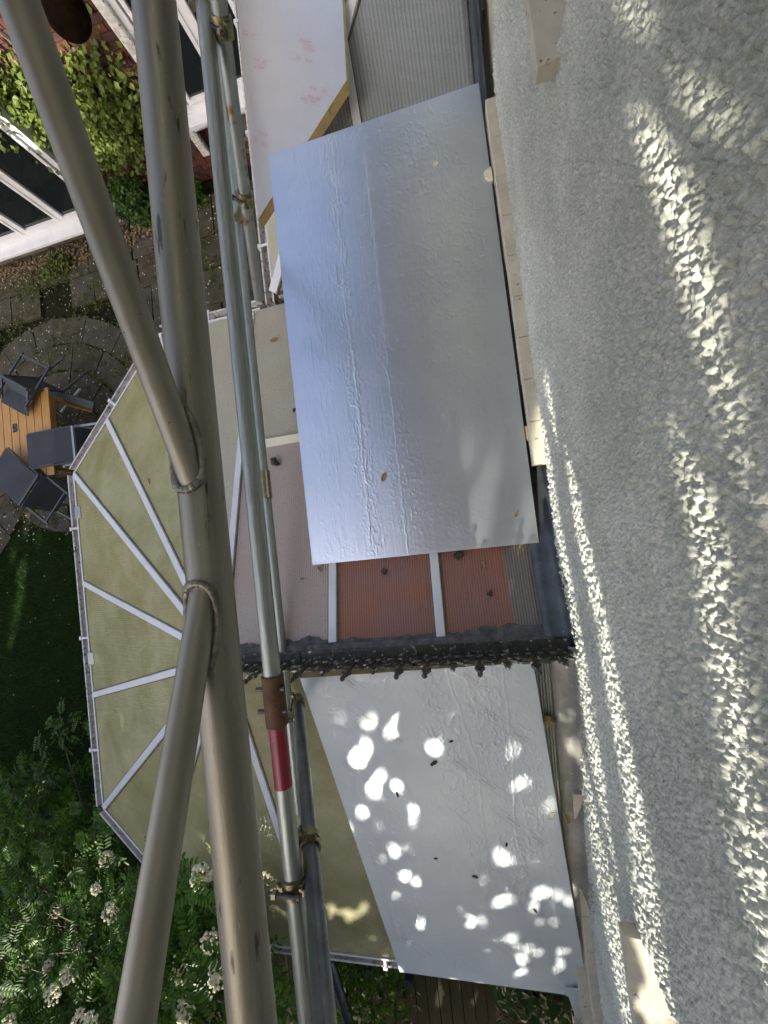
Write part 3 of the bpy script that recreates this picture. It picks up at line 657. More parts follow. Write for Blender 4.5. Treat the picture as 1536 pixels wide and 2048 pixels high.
# snap the grid onto the polygon by splitting it with bmesh planes
bm = bmesh.new(); me0 = grid_mesh('foil_face', np.stack([X, Yb, ZB_ + hB*.8], -1)); bm.from_mesh(me0)
for i in range(len(pb)):
    a, b_ = pb[i], pb[(i+1)%len(pb)]; d = b_ - a; nn = (d[1], -d[0], 0)
    bmesh.ops.bisect_plane(bm, geom=bm.verts[:]+bm.edges[:]+bm.faces[:], plane_co=tuple(a), plane_no=nn, clear_outer=True)
bm.to_mesh(me0); bm.free(); me0.polygons.foreach_set('use_smooth', [True]*len(me0.polygons)); link('foil_face', me0, M['foil_pink'], rootB)
# third board: lies on the near slope, cut to the hip line
nC = np.array([0, -SL, 1.0]); nC /= np.linalg.norm(nC); pC0 = np.array([0, YR, ZR]) + nC * .062
qc = [atpl(800,1944,pC0,nC), atpl(1178,1996,pC0,nC), atpl(1066,1324,pC0,nC), atpl(600,1357,pC0,nC)]
hc = crinkle(1.1, 1.9, 45, [(.35,.12,.0026,46,26),(.58,.10,.0024,46,24),(.78,.09,.0023,46,22),(.15,.12,.0024,46,26),(.92,.07,.0020,46,26)], 260, 1.3,
             [([(.80,.55),(.86,.80),(.88,.99)], .0012, .003), ([(.62,.35),(.70,.75),(.66,.97)], .0014, .003), ([(.45,.05),(.40,.45),(.30,.95)], .0014, .003), ([(.90,.1),(.93,.6)], .001, .0025), ([(.06,.0),(.075,.5)], .0022, .012)])
boardC, _ = foil_board('insulation_board', 'sun-dappled white-silver board with grey lettering, cut slanting, on the near slope', qc, nC, .05, M['foil_matt'], hc, 300, 500)
fl_ = MB(); ca = atpl(1130,1972,pC0,nC); cb = atpl(1176,1958,pC0,nC)
tip = atz(1156,2040,2.17); mid = atz(1170,2005,2.2); mid2 = atz(1142,2003,2.2)
fl_.add([ca + nC*.002, cb + nC*.002, mid + (0,0,.02), tip, mid2 + (0,0,.03), (ca+cb)/2 + nC*.025], [(0,5,4),(5,1,2),(5,2,4),(4,2,3)]); o = fl_.build('torn_foil_flap', M['foil_matt'], boardC); o.modifiers.new('t','SOLIDIFY').thickness = .0015
# lettering
def text_mesh(s, size, bold=False):
    cu = bpy.data.curves.new('lettering', 'FONT'); cu.body = s; cu.size = size; cu.align_x = 'LEFT'; cu.resolution_u = 2
    if bold: cu.offset = size * .03
    ob = bpy.data.objects.new('lettering', cu); COL.objects.link(ob); bpy.context.view_layer.update()
    dg = bpy.context.evaluated_depsgraph_get(); me = bpy.data.meshes.new_from_object(ob.evaluated_get(dg)); me.materials.clear()
    bpy.data.objects.remove(ob); return me
def stamp(parent, p0, p1, n, words, size, m, lines=True, bold=False, lift=.0022, gap=1.0):
    """words spread from p0 to p1 with a thin rule above and below"""
    p0 = np.array(p0); p1 = np.array(p1); d = p1 - p0; L = np.linalg.norm(d); d /= L; up = np.cross(n, d)
    mb = MB(); k = len(words)
    for i, w in enumerate(words):
        me = text_mesh(w, size, bold); o_ = p0 + d * (L * i / k)
        vs = [o_ + d * v.co.x + up * v.co.y + n * lift for v in me.vertices]; mb.add(vs, [tuple(p.vertices) for p in me.polygons]); bpy.data.meshes.remove(me)
    if lines:
        for off in (-size * .38, size * 1.0):
            a = p0 + up * off + n * lift; b_ = p1 + up * off + n * lift; w = up * size * .03; mb.add([a - w, b_ - w, b_ + w, a + w], [(0,1,2,3)])
    return mb.build('printed_lettering', m, parent)
onC = lambda px, py: atpl(px, py, pC0, nC)
for a, b_, wds, flip in (((680,1352),(722,1382),['celotex'],0), ((700,1408),(808,1482),['celotex','celotex'],1), ((686,1524),(782,1594),['celotex','celotex'],0),
                         ((925,1346),(968,1376),['celotex'],0), ((938,1396),(1056,1482),['celotex','celotex'],1), ((905,1520),(1016,1598),['celotex','celotex'],0),
                         ((990,1612),(1092,1690),['celotex','celotex'],1), ((742,1712),(812,1760),['celotex'],0), ((800,1872),(856,1914),['celotex'],0), ((998,1886),(1066,1934),['celotex'],1), ((1060,1820),(1120,1862),['celotex'],0)):
    p, q = onC(*a), onC(*b_); p, q = (q, p) if flip else (p, q); stamp(boardC, p, q, nC, wds, .030, M['print_grey'])
onB = lambda px, py: atz(px, py, ZB_)
for a, b_, flip in (((484,70),(516,78),0), ((506,122),(541,131),0), ((508,136),(530,140),0), ((580,108),(625,120),1), ((604,92),(630,98),1), ((618,178),(668,192),0), ((614,196),(645,204),0), ((500,272),(536,290),1), ((515,262),(536,268),1), ((598,84),(626,90),0), ((600,200),(640,210),0)):
    p, q = onB(*a), onB(*b_); p, q = (q, p) if flip else (p, q); stamp(rootB, p, q, np.array([0,0,1.0]), ['FOIL', 'FIX'], .024, M['print_red'], True, True, .0018)
# score line and scraps on boards
def at_board(px, py, z=ZA): return atz(px, py, z)

# ------------------------------------------------------------------ scaffold: lattice beam, tubes, couplers
beam = empty('lattice_beam', (-.287, 0, 4.516), 'aluminium lattice beam nearest the camera, welded braces rising from its chord', 'scaffold beam')
CXB, CZB, RB = -.287, 4.516, .0241
m_ = MB(); m_.tube([(CXB, y, CZB) for y in np.linspace(-2.6, 3.0, 15)], RB, 40); m_.build('lower_chord', M['alu'], beam, smooth=True)
m_ = MB(); m_.tube([(CXB, y, CZB + .48) for y in np.linspace(-2.6, 3.0, 15)], RB, 40); m_.build('upper_chord', M['alu'], beam, smooth=True)
def brace(y0, y1, z1):
    a = np.array([CXB, y0, CZB]); b_ = np.array([CXB, y1, z1]); d = (b_ - a) / np.linalg.norm(b_ - a); r = .0148
    e = a + d * ((.48) / d[2])
    m_ = MB(); m_.tube([lerp(a + d * .018, e, t) for t in np.linspace(0,1,8)], r, 28); m_.build('brace', M['alu_brace'], beam, smooth=True)
    u = np.array([1.0,0,0]); w = np.cross(d, u); pts = []
    for k in range(48):
        ph = 2*math.pi*k/48; p = a + (r+.002)*(math.cos(ph)*u + math.sin(ph)*w)
        # move along d until on chord surface (chord axis is y)
        q = p - a; A = d[0]**2 + d[2]**2; B = 2*(q[0]*d[0]+q[2]*d[2]); Cc = q[0]**2+q[2]**2-(RB+.0005)**2; t = (-B+math.sqrt(max(B*B-4*A*Cc,0)))/(2*A); pts.append(p + d*t)
    rs = np.random.RandomState(int(abs(y0)*1000)); wb = MB(); c = sum(pts)/len(pts); N_ = len(pts)
    n = 10; vs = []; fs = []
    for k in range(N_ * 3):
        f = k/3; i = int(f) % N_; p = lerp(pts[i], pts[(i+1)%N_], f-int(f)); tng = pts[(i+1)%N_]-pts[i]; tng /= np.linalg.norm(tng)
        o_ = p - c; o_ -= tng*np.dot(o_,tng); o_ /= np.linalg.norm(o_); w2 = np.cross(tng, o_); rr = .0038*(1+.07*math.sin(f*2.6)+.07*rs.uniform(-1,1)+.12*math.sin(f*.5))
        pp = p + o_*.0014
        for j in range(n): an = 2*math.pi*j/n; vs.append(pp + rr*(math.cos(an)*o_*1.15 + math.sin(an)*w2))
    K = N_*3
    for k in range(K):
        for j in range(n): fs.append((k*n+j, k*n+(j+1)%n, ((k+1)%K)*n+(j+1)%n, ((k+1)%K)*n+j))
    wb.add(vs, fs); wb.build('weld_bead', M['weld'], beam, smooth=True)
brace(.050, .435, 4.67 + .004); brace(-.020, -.343, 4.648)
brace(1.65, 1.27, 4.67); brace(-1.4, -1.08, 4.67)

def tube(pts, r, m, label, group='scaffold tubes', n=28, hollow=True):
    pts = [np.array(p, float) for p in pts]; o = MB(); K = max(2, int(np.linalg.norm(pts[1]-pts[0]) / .25))
    P = [lerp(pts[0], pts[1], t) for t in np.linspace(0,1,K)]
    o.tube(P, r, n, caps=False); d = pts[1]-pts[0]; d /= np.linalg.norm(d)
    o.tube([pts[0]+d*.004, pts[1]-d*.004], r - .004, n, caps=False)
    o.ring(pts[0], d, r-.004, r, .0005, n); o.ring(pts[1], d, r-.004, r, .0005, n)
    ob = o.build('scaffold_tube', m, None, smooth=True); tag(ob, label, 'scaffold tube', group); return ob
T2 = (-.588, 3.89)
tube([(T2[0], 3.4, T2[1]), (T2[0], -.40, T2[1])], .02415, M['galv'], 'long galvanised tube running from the top edge into the rusty sleeve')
t5 = [np.array([T2[0], -.405, T2[1]]), np.array([T2[0], -2.4, T2[1]])]
ob = tube(t5, .02415, M['galv_dark'] if False else M['galv'], 'galvanised tube with a band of red paint below the rusty sleeve')
rb = MB(); rb.tube([(T2[0], y, T2[1]) for y in (-.50, -.56, -.62, -.668)], .0246, 28, caps=False); o = rb.build('red_paint_band', M['red_paint'], ob, smooth=True)
tube([(-1.062, 4.6, 2.95), (-1.062, -1.42, 2.95)], .02415, M['galv'], 'pale thin-looking tube lowest of the set, lying just above the roof')
D0 = np.array([-.938,-.804,3.073]); D1 = np.array([-.401,-.958,4.148]); dd = (D1-D0)/np.linalg.norm(D1-D0)
tube([D0 - dd*.05, D1 + dd*.45], .0235, M['galv_dark'], 'dark grey tube slanting up to the bottom edge, coupled near the red band')
F0 = np.array([-.886,1.215,3.147]); F1 = np.array([-.531,1.553,3.904]); df = (F1-F0)/np.linalg.norm(F1-F0)
tube([F0 - df*.02, F1 + df*.4], .0235, M['galv_rust'], 'greenish rust-streaked tube slanting down to an open end above the gutter')

def coupler(a, da, b_, db, r, label, m=None, nut_out=(1,0,0)):
    """right-angle style coupler: a hinged band round each tube, eye bolts and nuts, joined by a body block"""
    m = m or M['brass']; a = np.array(a, float); b_ = np.array(b_, float)
    root = empty('scaffold_coupler', tuple((a+b_)/2), label, 'scaffold coupler', 'scaffold couplers')
    for p, d in ((a, da), (b_, db)):
        d = np.array(d, float); d /= np.linalg.norm(d); q = MB()
        q.ring(p - d*.012, d, r + .0006, r + .0075, .020, 26); q.ring(p + d*.014, d, r + .0006, r + .0065, .016, 26); q.ring(p, d, r + .0006, r + .0045, .046, 26)
        s_ = np.cross(d, (0,0,1)); s_ /= np.linalg.norm(s_); up = np.cross(s_, d); up *= np.sign(up[2])
        other = (b_ if p is a else a) - p; sd = s_ if np.dot(s_, other) < 0 else -s_
        q.box(p + sd*(r+.010) + up*.004, (.016,.034,.022), np.array([sd, d, up]).T); q.box(p - sd*(r+.006) + up*.006, (.014,.030,.026), np.array([sd, d, up]).T)
        q.build('clamp_band', m, root, smooth=True)
        h = MB(); h.tube([p + up*(r+.012) - sd*(r+.010), p + up*(r+.010) + sd*(r+.030)], .0058, 12); o_ = h.build('bolt', M['bolt'], root, smooth=True)
        nn = MB(); c = p + up*(r+.0105) + sd*(r+.014); nn.tube([c - sd*.006, c + sd*.006], .0115, 6); nn.build('nut', m, o_)
        nn = MB(); c = p + up*(r+.0118) - sd*(r+.008); nn.tube([c - sd*.004, c + sd*.004], .010, 10); nn.build('bolt_head', M['bolt'], o_)
    bd = MB(); dab = b_ - a; L = np.linalg.norm(dab); bd.bar(lerp(a, b_, min(.45, r/L)), lerp(b_, a, min(.45, r/L)), .034, .030); bd.build('coupler_body', m, root, bevel=.004)
    return root
pt2 = lambda y: np.array([T2[0], y, T2[1]])
on_t = lambda p0, d, y: p0 + d * ((y - p0[1]) / d[1])
coupler(pt2(1.63), (0,1,0), F1 - df*.03, df, .0242, 'plated coupler at the top edge joining the galvanised and rust-streaked tubes')
coupler((-1.062,1.80,2.95), (0,1,0), F0 + df*.42, df, .0242, 'small plated coupler by the yellow foam corner of the printed board')
coupler(D0 + dd*.01, dd, (-1.062,-.93,2.95), (0,1,0), .0242, 'coupler capping the top end of the dark slanting tube')
coupler(D0 + dd*.80, dd, pt2(-.93), (0,1,0), .0242, 'brassy coupler where the dark tube crosses the red-banded tube')
# rusty sleeve with two bolt ends
slv = empty('sleeve_coupler', (T2[0], -.45, T2[1]), 'rust-brown sleeve joining two tubes end to end above the red paint', 'tube sleeve')
q = MB(); q.ring((T2[0], -.435, T2[1]), (0,1,0), .0246, .0305, .135, 32); q.build('sleeve_body', M['rust'], slv, smooth=True)
for y in (-.402, -.462):
    q = MB(); q.tube([(T2[0]-.024, y, T2[1]+.012), (T2[0]-.046, y, T2[1]+.012)], .0065, 8); q.build('bolt', M['bolt'], slv)
    q = MB(); q.tube([(T2[0]+.024, y, T2[1]+.010), (T2[0]+.038, y, T2[1]+.010)], .006, 8); q.build('bolt', M['bolt'], slv)
clip = empty('hinge_clip', (-1.062, .29, 2.95), 'brass hinged clip around the pale lower tube beside the dark lump', 'pipe clip')
q = MB(); q.ring((-1.062,.31,2.95), (0,1,0), .0248, .030, .15, 24); q.box((-1.034,.31,2.968), (.012,.15,.03)); q.build('clip_band', M['brass'], clip, smooth=True)
for y in (.26,.31,.36):
    q = MB(); q.tube([(-1.085,y-.012,2.968),(-1.085,y+.012,2.968)], .009, 10); q.build('hinge_knuckle', M['brass'], clip)

# unseen platform added overhead for shade and a dark reflection: boards on putlogs
plat = empty('added_platform', (-.45, 2.5, 6.2), 'board platform of the scaffold one lift above the camera', 'platform')
for i in range(5):
    q = MB(); q.box((-1.02 + i*.232, 3.0, 6.22), (.225, 9.0, .038)); q.build('platform_board', M['board_top'], plat)
for y in (-1.2, .6, 2.4, 4.2, 6.0):
    q = MB(); q.tube([(-1.3, y, 6.17), (.36, y, 6.17)], .024, 16); q.build('putlog', M['galv'], plat, smooth=True)

# ------------------------------------------------------------------ galvanised posts below the near eave
def post(px, py, z, r, label):
    p = atz(px, py, z); q = MB(); q.tube([(p[0],p[1],0),(p[0],p[1],z)], r, 20); o = q.build('steel_post', M['galv_dark'], None, smooth=True); tag(o, label, 'post', 'steel posts by the near eave'); return p
pA = post(738, 1945, .9, .028, 'thin steel post under the near eave, nearer the dark slanting tube')
pB = post(815, 1970, .9, .045, 'thicker steel post standing below the corner of the dappled board')
q = MB(); q.tube([tuple(atz(660,1920,.9)), tuple(atz(702,2060,.9))], .05, 16); tag(q.build('handrail', M['galv_dark'], None, smooth=True), 'grey rail running from the thin steel post to the bottom edge', 'rail')

# ------------------------------------------------------------------ paving: rings of stones round the table, courses elsewhere
patio = empty('patio', (-5.5, 2.5, 0)); patio['kind'] = 'structure'
pc = np.array([-6.0, 1.75]); NST = 0
bed = MB(); bed.add([(-14,.75,-.018),(-1.0,.45,-.018),(-1.0,6,-.018),(-14,6,-.018)], [(0,1,2,3)]); bed.build('sand_bed', M['soil'], patio)
def stone(poly, seed):
    global NST
    rs = np.random.RandomState(seed); P = [np.array([p[0], p[1], 0.0]) for p in poly]; c = sum(P)/len(P)
    tilt = rs.uniform(-.012,.012,2); P = [c + (p-c)*(1-.012/np.linalg.norm(p-c)) + np.array([*rs.uniform(-.008,.008,2), 0]) for p in P]
    P = [p + np.array([0,0, .028+rs.uniform(-.006,.006) + np.dot((p-c)[:2], tilt)]) for p in P]
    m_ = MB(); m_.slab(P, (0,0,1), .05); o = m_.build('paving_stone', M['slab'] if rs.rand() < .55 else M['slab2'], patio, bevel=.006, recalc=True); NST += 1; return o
radii = [0, .42, .84, 1.26, 1.68, 2.10]
for i in range(5):
    n = [5, 9, 13, 17, 21][i]; r0, r1 = radii[i], radii[i+1]; off = rng.rand() * 2
    cuts = np.sort(np.linspace(0, 2*math.pi, n, endpoint=False) + rng.uniform(-.06,.06,n)) + off
    for k in range(n):
        a0, a1 = cuts[k], cuts[(k+1) % n] + (2*math.pi if k == n-1 else 0); am = (a0+a1)/2
        pp = [(r1,a0),(r1,am),(r1,a1)] + ([(r0,a1),(r0,am),(r0,a0)] if r0 > 0 else [(0,0)])
        poly = [(pc[0]+r*math.cos(a), pc[1]+r*math.sin(a)) for r, a in pp]
        cy = sum(p[1] for p in poly)/len(poly); cx = sum(p[0] for p in poly)/len(poly)
        if cy < .62 or cx < -8.2: continue
        stone(poly, 100+i*40+k)
yy = 1.0
row = 0
while yy < 5.0:
    hh = [.42,.52,.46,.60][row % 4]; xx = -8.2 + (.3 if row % 2 else 0)
    while xx < -1.5:
        ww = rng.choice([.45,.6,.62,.8]); c = np.array([xx+ww/2, yy+hh/2]); rr = np.linalg.norm(c-pc)
        if rr > 2.10 + .33 and not (c[0] > -3.3 and c[1] < 1.6):
            stone([(xx,yy),(xx+ww,yy),(xx+ww,yy+hh),(xx,yy+hh)], 900+row*50+int(xx*7))
        xx += ww
    yy += hh; row += 1
# moss, weeds and petals in the joints
def leaf_cloud(P, Nrm, size, seed, aspect=.6, jitter=.9):
    """one rhombic folded leaf per point; returns V, F"""
    rs = np.random.RandomState(seed); k = len(P); d = rs.normal(size=(k,3)); n = Nrm + jitter*rs.normal(size=(k,3))*.6; n /= np.linalg.norm(n,axis=1)[:,None]
    d -= n*np.sum(d*n,1)[:,None]; d /= np.linalg.norm(d,axis=1)[:,None]; w = np.cross(n,d); s_ = (size*(.6+.8*rs.rand(k)))[:,None] if np.isscalar(size) else size[:,None]
    V = np.stack([P - d*s_*.5, P + w*s_*aspect*.5 + n*s_*.08 , P + d*s_*.5, P - w*s_*aspect*.5 + n*s_*.08], 1).reshape(-1,3)
    b = np.arange(k)[:,None]*4; F = np.concatenate([b+[0,1,2], b+[0,2,3]], 1).reshape(-1,3); return V, F
def cloud_obj(name, P, Nrm, size, seed, m, parent=None, aspect=.6, jitter=.9):
    V, F = leaf_cloud(np.array(P, float), np.array(Nrm, float), size, seed, aspect, jitter); return link(name, np_mesh(name, V, F, False), m, parent)
rs = np.random.RandomState(50); pts = []
for (x0, y0, r, n) in [(-5.9,4.55,.35,260),(-6.3,4.4,.3,200),(-5.2,3.9,.3,160),(-4.9,4.2,.2,90),(-3.55,4.35,.30,260),(-3.4,4.0,.2,120),(-6.8,3.9,.4,160),(-4.4,3.5,.3,120),(-6.9,.95,.3,160),(-6.2,.8,.3,120),(-3.7,3.5,.2,70),(-5.7,3.3,.4,160),(-4.8,2.9,.3,90)]:
    q = rs.normal(size=(n,2))*r*.6; pts.append(np.column_stack([x0+q[:,0]*1.5, y0+q[:,1]*.6, .03+np.abs(rs.normal(size=n))*.035]))
for i in range(4200):
    a = rs.rand()*6.28; r = radii[rs.randint(1,6)] + rs.normal()*.02; pts.append(np.array([[pc[0]+r*math.cos(a), pc[1]+r*math.sin(a), .022]]))
pts = np.concatenate(pts); pts = pts[(pts[:,1] > .6) & (pts[:,0] > -8)]
tag(cloud_obj('joint_weeds', pts, np.tile([0,0,1.],(len(pts),1)), .045, 51, M['weed'], None, .5), kind='stuff')
n = 1300; pts = np.column_stack([rs.uniform(-8,-2.6,n), rs.uniform(.4,5,n), np.full(n,.034)]); k_ = rs.rand(n) < .06; pts[k_,1] -= 2.6; tag(cloud_obj('fallen_petals', pts, np.tile([0,0,1.],(n,1)), .020, 52, M['petal'], None, .8, .1), kind='stuff')
n = 1500; pts = np.column_stack([rs.uniform(-7.5,-3.4,n), 4.75+rs.normal(size=n)*.10, .03+np.abs(rs.normal(size=n))*.03]); tag(cloud_obj('leaf_litter', pts, np.tile([0,0,1.],(n,1)), .045, 53, M['litter'], None, .6), kind='stuff')
# grass blades
n = 42000; x = rs.uniform(-9.5,-3.3,n); y = rs.uniform(-3.6,.72,n); hgt = rs.uniform(.02,.06,n)*(1+.8*(fbm(x*2,y*2,2,3)>.5)); an = rs.rand(n)*6.28; lean = rs.normal(size=(n,2))*.02
B = np.column_stack([x,y,np.full(n,-.01)]); V = np.stack([B - np.column_stack([np.cos(an),np.sin(an),0*an])*.004, B + np.column_stack([np.cos(an),np.sin(an),0*an])*.004, B + np.column_stack([lean,hgt])],1).reshape(-1,3)
tag(link('grass', np_mesh('grass', V, np.arange(n*3).reshape(-1,3), False), M['grass']), kind='stuff')

# ------------------------------------------------------------------ decking by the near eave
deck = empty('deck', (-.6,-5.6,0)); deck['kind'] = 'structure'
x = -3.0
while x < 1.2:
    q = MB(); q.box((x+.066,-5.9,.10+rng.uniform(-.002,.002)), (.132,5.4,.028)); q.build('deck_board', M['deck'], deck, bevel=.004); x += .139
q = MB(); q.box((-.9,-5.9,.03), (4.3,5.2,.05)); q.build('deck_frame', M['dark_room'], deck)

# ------------------------------------------------------------------ brick house with bay window and climbing plant
brk = empty('brick_house', (-4,5.4,0), 'red brick house wall with white framed windows behind the climbing plant', 'house')
YB = 5.25
q = MB(); q.box((-5.0, YB+.12, 2.6), (7.5,.22,5.2)); q.build('mortar_wall', M['mortar'], brk)
proto = {}
bm_ = MB(); bm_.box((0,0,0), (.215,.03,.065)); bme = bm_.mesh('brick'); bme.materials.append(M['brick']); bm2 = bme.copy(); bm2.materials.clear(); bm2.materials.append(M['brick2'])
nb = 0
for r in range(31):
    z = .04 + r*.075
    for k in range(14):
        x = -5.4 + k*.226 + (.113 if r % 2 else 0)
        if x > -2.28 or (x > -2.95 - .0 and z > .86 and z < 2.4 and x > -2.62): continue
        if x < -4.35 and z < 1.55 and x < -4.5: continue
        if nb >= 298: break
        o = link('brick', bme if rng.rand() < .6 else bm2, None, brk); o.location = (x, YB - .002 + rng.uniform(-.003,.003), z); nb += 1
def window(name_parent, x0, x1, z0, z1, y, panes, sill=True, fr=.075, depth=.10):
    f_ = MB()
    f_.box(((x0+x1)/2, y, z0+fr/2), (x1-x0, depth, fr)); f_.box(((x0+x1)/2, y, z1-fr/2), (x1-x0, depth, fr))
    for x in (x0+fr/2, x1-fr/2): f_.box((x, y, (z0+z1)/2), (fr, depth, z1-z0-2*fr))
    fo = f_.build('window_frame', M['upvc'], name_parent, bevel=.006)
    n = panes; wq = (x1-x0-2*fr)/n
    for i in range(n):
        a = x0+fr+i*wq
        if i: m2 = MB(); m2.box((a, y, (z0+z1)/2), (fr*1.1, depth*.96, z1-z0-2*fr)); m2.build('mullion', M['upvc'], fo, bevel=.005)
        s2 = MB(); b0, b1, c0, c1, t = a+.03, a+wq-.03, z0+fr+.005, z1-fr-.005, .045
        s2.box(((b0+b1)/2, y-.035, c0+t/2), (b1-b0,.05,t)); s2.box(((b0+b1)/2, y-.035, c1-t/2), (b1-b0,.05,t))
        for xx in (b0+t/2, b1-t/2): s2.box((xx, y-.035, (c0+c1)/2), (t,.05,c1-c0-2*t))
        s2.build('sash', M['upvc'], fo, bevel=.004)
        g2 = MB(); g2.box(((b0+b1)/2, y-.02, (c0+c1)/2), (b1-b0-t,.012,c1-c0-t)); g2.build('window_pane', M['glass'], fo)
    if sill:
        s3 = MB(); s3.box(((x0+x1)/2, y-.09, z0-.025), (x1-x0+.14,.26,.05)); s3.box(((x0+x1)/2, y-.03, z0-.11), (x1-x0+.06,.12,.13)); s3.build('window_sill', M['upvc'], name_parent, bevel=.006)
    return fo
window(brk, -7.35, -4.42, .34, 2.2, 4.98, 4)
q = MB(); q.box((-4.45,5.12,1.25), (.05,.22,1.9)); q.build('bay_side', M['upvc'], brk)
q = MB(); q.box((-5.9,5.10,.12), (2.95,.24,.24)); q.build('bay_base', M['mortar'], brk)
window(brk, -2.70, -1.5, .90, 2.25, 5.20, 2)
q = MB(); q.bar((-2.78,5.14,.42), (-2.74,5.14,2.6), .11, .08, (0,1,0)); q.build('downpipe', M['upvc_dirty'], brk, bevel=.02)
# climber on the wall
rs = np.random.RandomState(60)
ivy = empty('climbing_plant', (-4.2,5.2,0), 'yellow-green climbing plant sunlit on the brick wall above the bay window', 'climbing plant')
P = []
for (x0,z0,sx,sz,n,dep) in [(-4.0,1.45,.45,.28,1500,.16),(-3.6,1.05,.40,.25,900,.14),(-4.75,1.9,.5,.22,1300,.28),(-3.3,1.35,.28,.3,500,.12),(-5.3,1.95,.5,.2,900,.40),(-3.85,.8,.25,.15,260,.1),(-4.3,1.0,.2,.15,160,.12)]:
    q = rs.normal(size=(n,2)); P.append(np.column_stack([x0+q[:,0]*sx*.75, YB-.03-np.abs(rs.normal(size=n))*dep, z0+q[:,1]*sz*.75]))
P = np.concatenate(P); P = P[(P[:,2] > .3)]
o = cloud_obj('foliage', P, np.tile([.1,-.6,.8],(len(P),1)), .062, 61, M['ivy'], ivy, .75); o['kind'] = 'stuff'
for k in range(8):
    a = np.array([-3.95+.1*k, YB-.06, .03]); q = MB(); pts = [a + np.array([.07*math.sin(t*4+k)-.12*t*(k-3), -.03*math.sin(t*3), t*(1.0+.1*k)]) for t in np.linspace(0,1.3,8)]
    q.tube(pts, [.014-.008*i/8 for i in range(8)], 6); q.build('stem', M['bark'], ivy)
def bush(label, c, s, n, size, m, seed, cat='shrub', name='garden_shrub'):
    rs = np.random.RandomState(seed); root = empty(name, (c[0],c[1],0), label, cat)
    q = rs.normal(size=(n,3)); q /= np.linalg.norm(q,axis=1)[:,None]; P = np.array(c) + q*np.array(s)*(rs.rand(n)**.4)[:,None]*(.75+.5*vnoise(q[:,0]*3+9,q[:,1]*3+q[:,2]*2,seed))[:,None]
    P[:,2] = np.maximum(P[:,2], .02)
    cloud_obj('foliage', P, q*.5+np.array([0,0,.8]), size, seed+1, m, root, .7)['kind'] = 'stuff'
    st = MB()
    for k in range(5): e = np.array(c) + rs.normal(size=3)*np.array(s)*.4; st.tube([(c[0]+.03*k,c[1],0), lerp((c[0],c[1],0), e, .6)+rs.normal(size=3)*.03, e], [.012,.008,.004], 6)
    st.build('stem', M['bark'], root); return root
bush('bright green bushy shrub at the foot of the brick wall beside the bay', (-4.05,4.95,.30), (.34,.24,.42), 1500, .055, M['shrub'], 70)
bush('dark low shrub between the thick beam and galvanised tube, against the bricks', (-3.35,4.95,.15), (.35,.2,.25), 700, .05, M['rowan'], 71)
bush('small leafy plant growing in the corner beside the torn foil flap', (.05,-5.1,.2), (.5,.5,.5), 500, .10, M['shrub'], 72, 'plant', 'leafy_plant')
bush('dark ivy clump below the near eave beside the deck', (-2.0,-5.2,.35), (.8,.7,.6), 1500, .07, M['rowan'], 73, 'plant', 'leafy_plant')
bush('yellow flowered weed by the white bay window sill', (-5.75,4.62,.10), (.3,.16,.16), 260, .06, M['weed'], 74, 'weed', 'weed_clump')

# ------------------------------------------------------------------ garden table and tipped chairs
tbl = empty('garden_table', (-6.05,1.8,0), 'orange timber slatted garden table with a parasol hole', 'table')
TE = -5.30
for i in range(9):
    x1 = TE - i*.137; q = MB()
    y0, y1 = 1.22, 2.40
    if i == 4:
        q.box((x1-.066,1.555,.715), (.128,.67,.028)); q.box((x1-.066,2.205,.715), (.128,.39,.028)); q.box((x1-.118,1.95,.715),(.024,.12,.028)); q.box((x1-.014,1.95,.715),(.024,.12,.028))
    else: q.box((x1-.066,(y0+y1)/2,.715), (.129,y1-y0,.028))
    q.build('table_slat', M['timber'], tbl, bevel=.004)
hx = TE - 4*.137 - .066
q = MB(); q.ring((hx,1.95,.731), (0,0,1), .022, .040, .008, 24); q.build('parasol_ring', M['chair_dark'], tbl)
for x in (-6.3,-5.40):
    for y in (1.32,2.30): q = MB(); q.box((x,y,.35), (.06,.06,.70)); q.build('table_leg', M['timber'], tbl)
q = MB(); q.box((-5.36,1.81,.655), (.03,1.0,.09)); q.build('apron', M['timber'], tbl); q = MB(); q.box((-6.33,1.81,.655), (.03,1.0,.09)); q.build('apron', M['timber'], tbl)
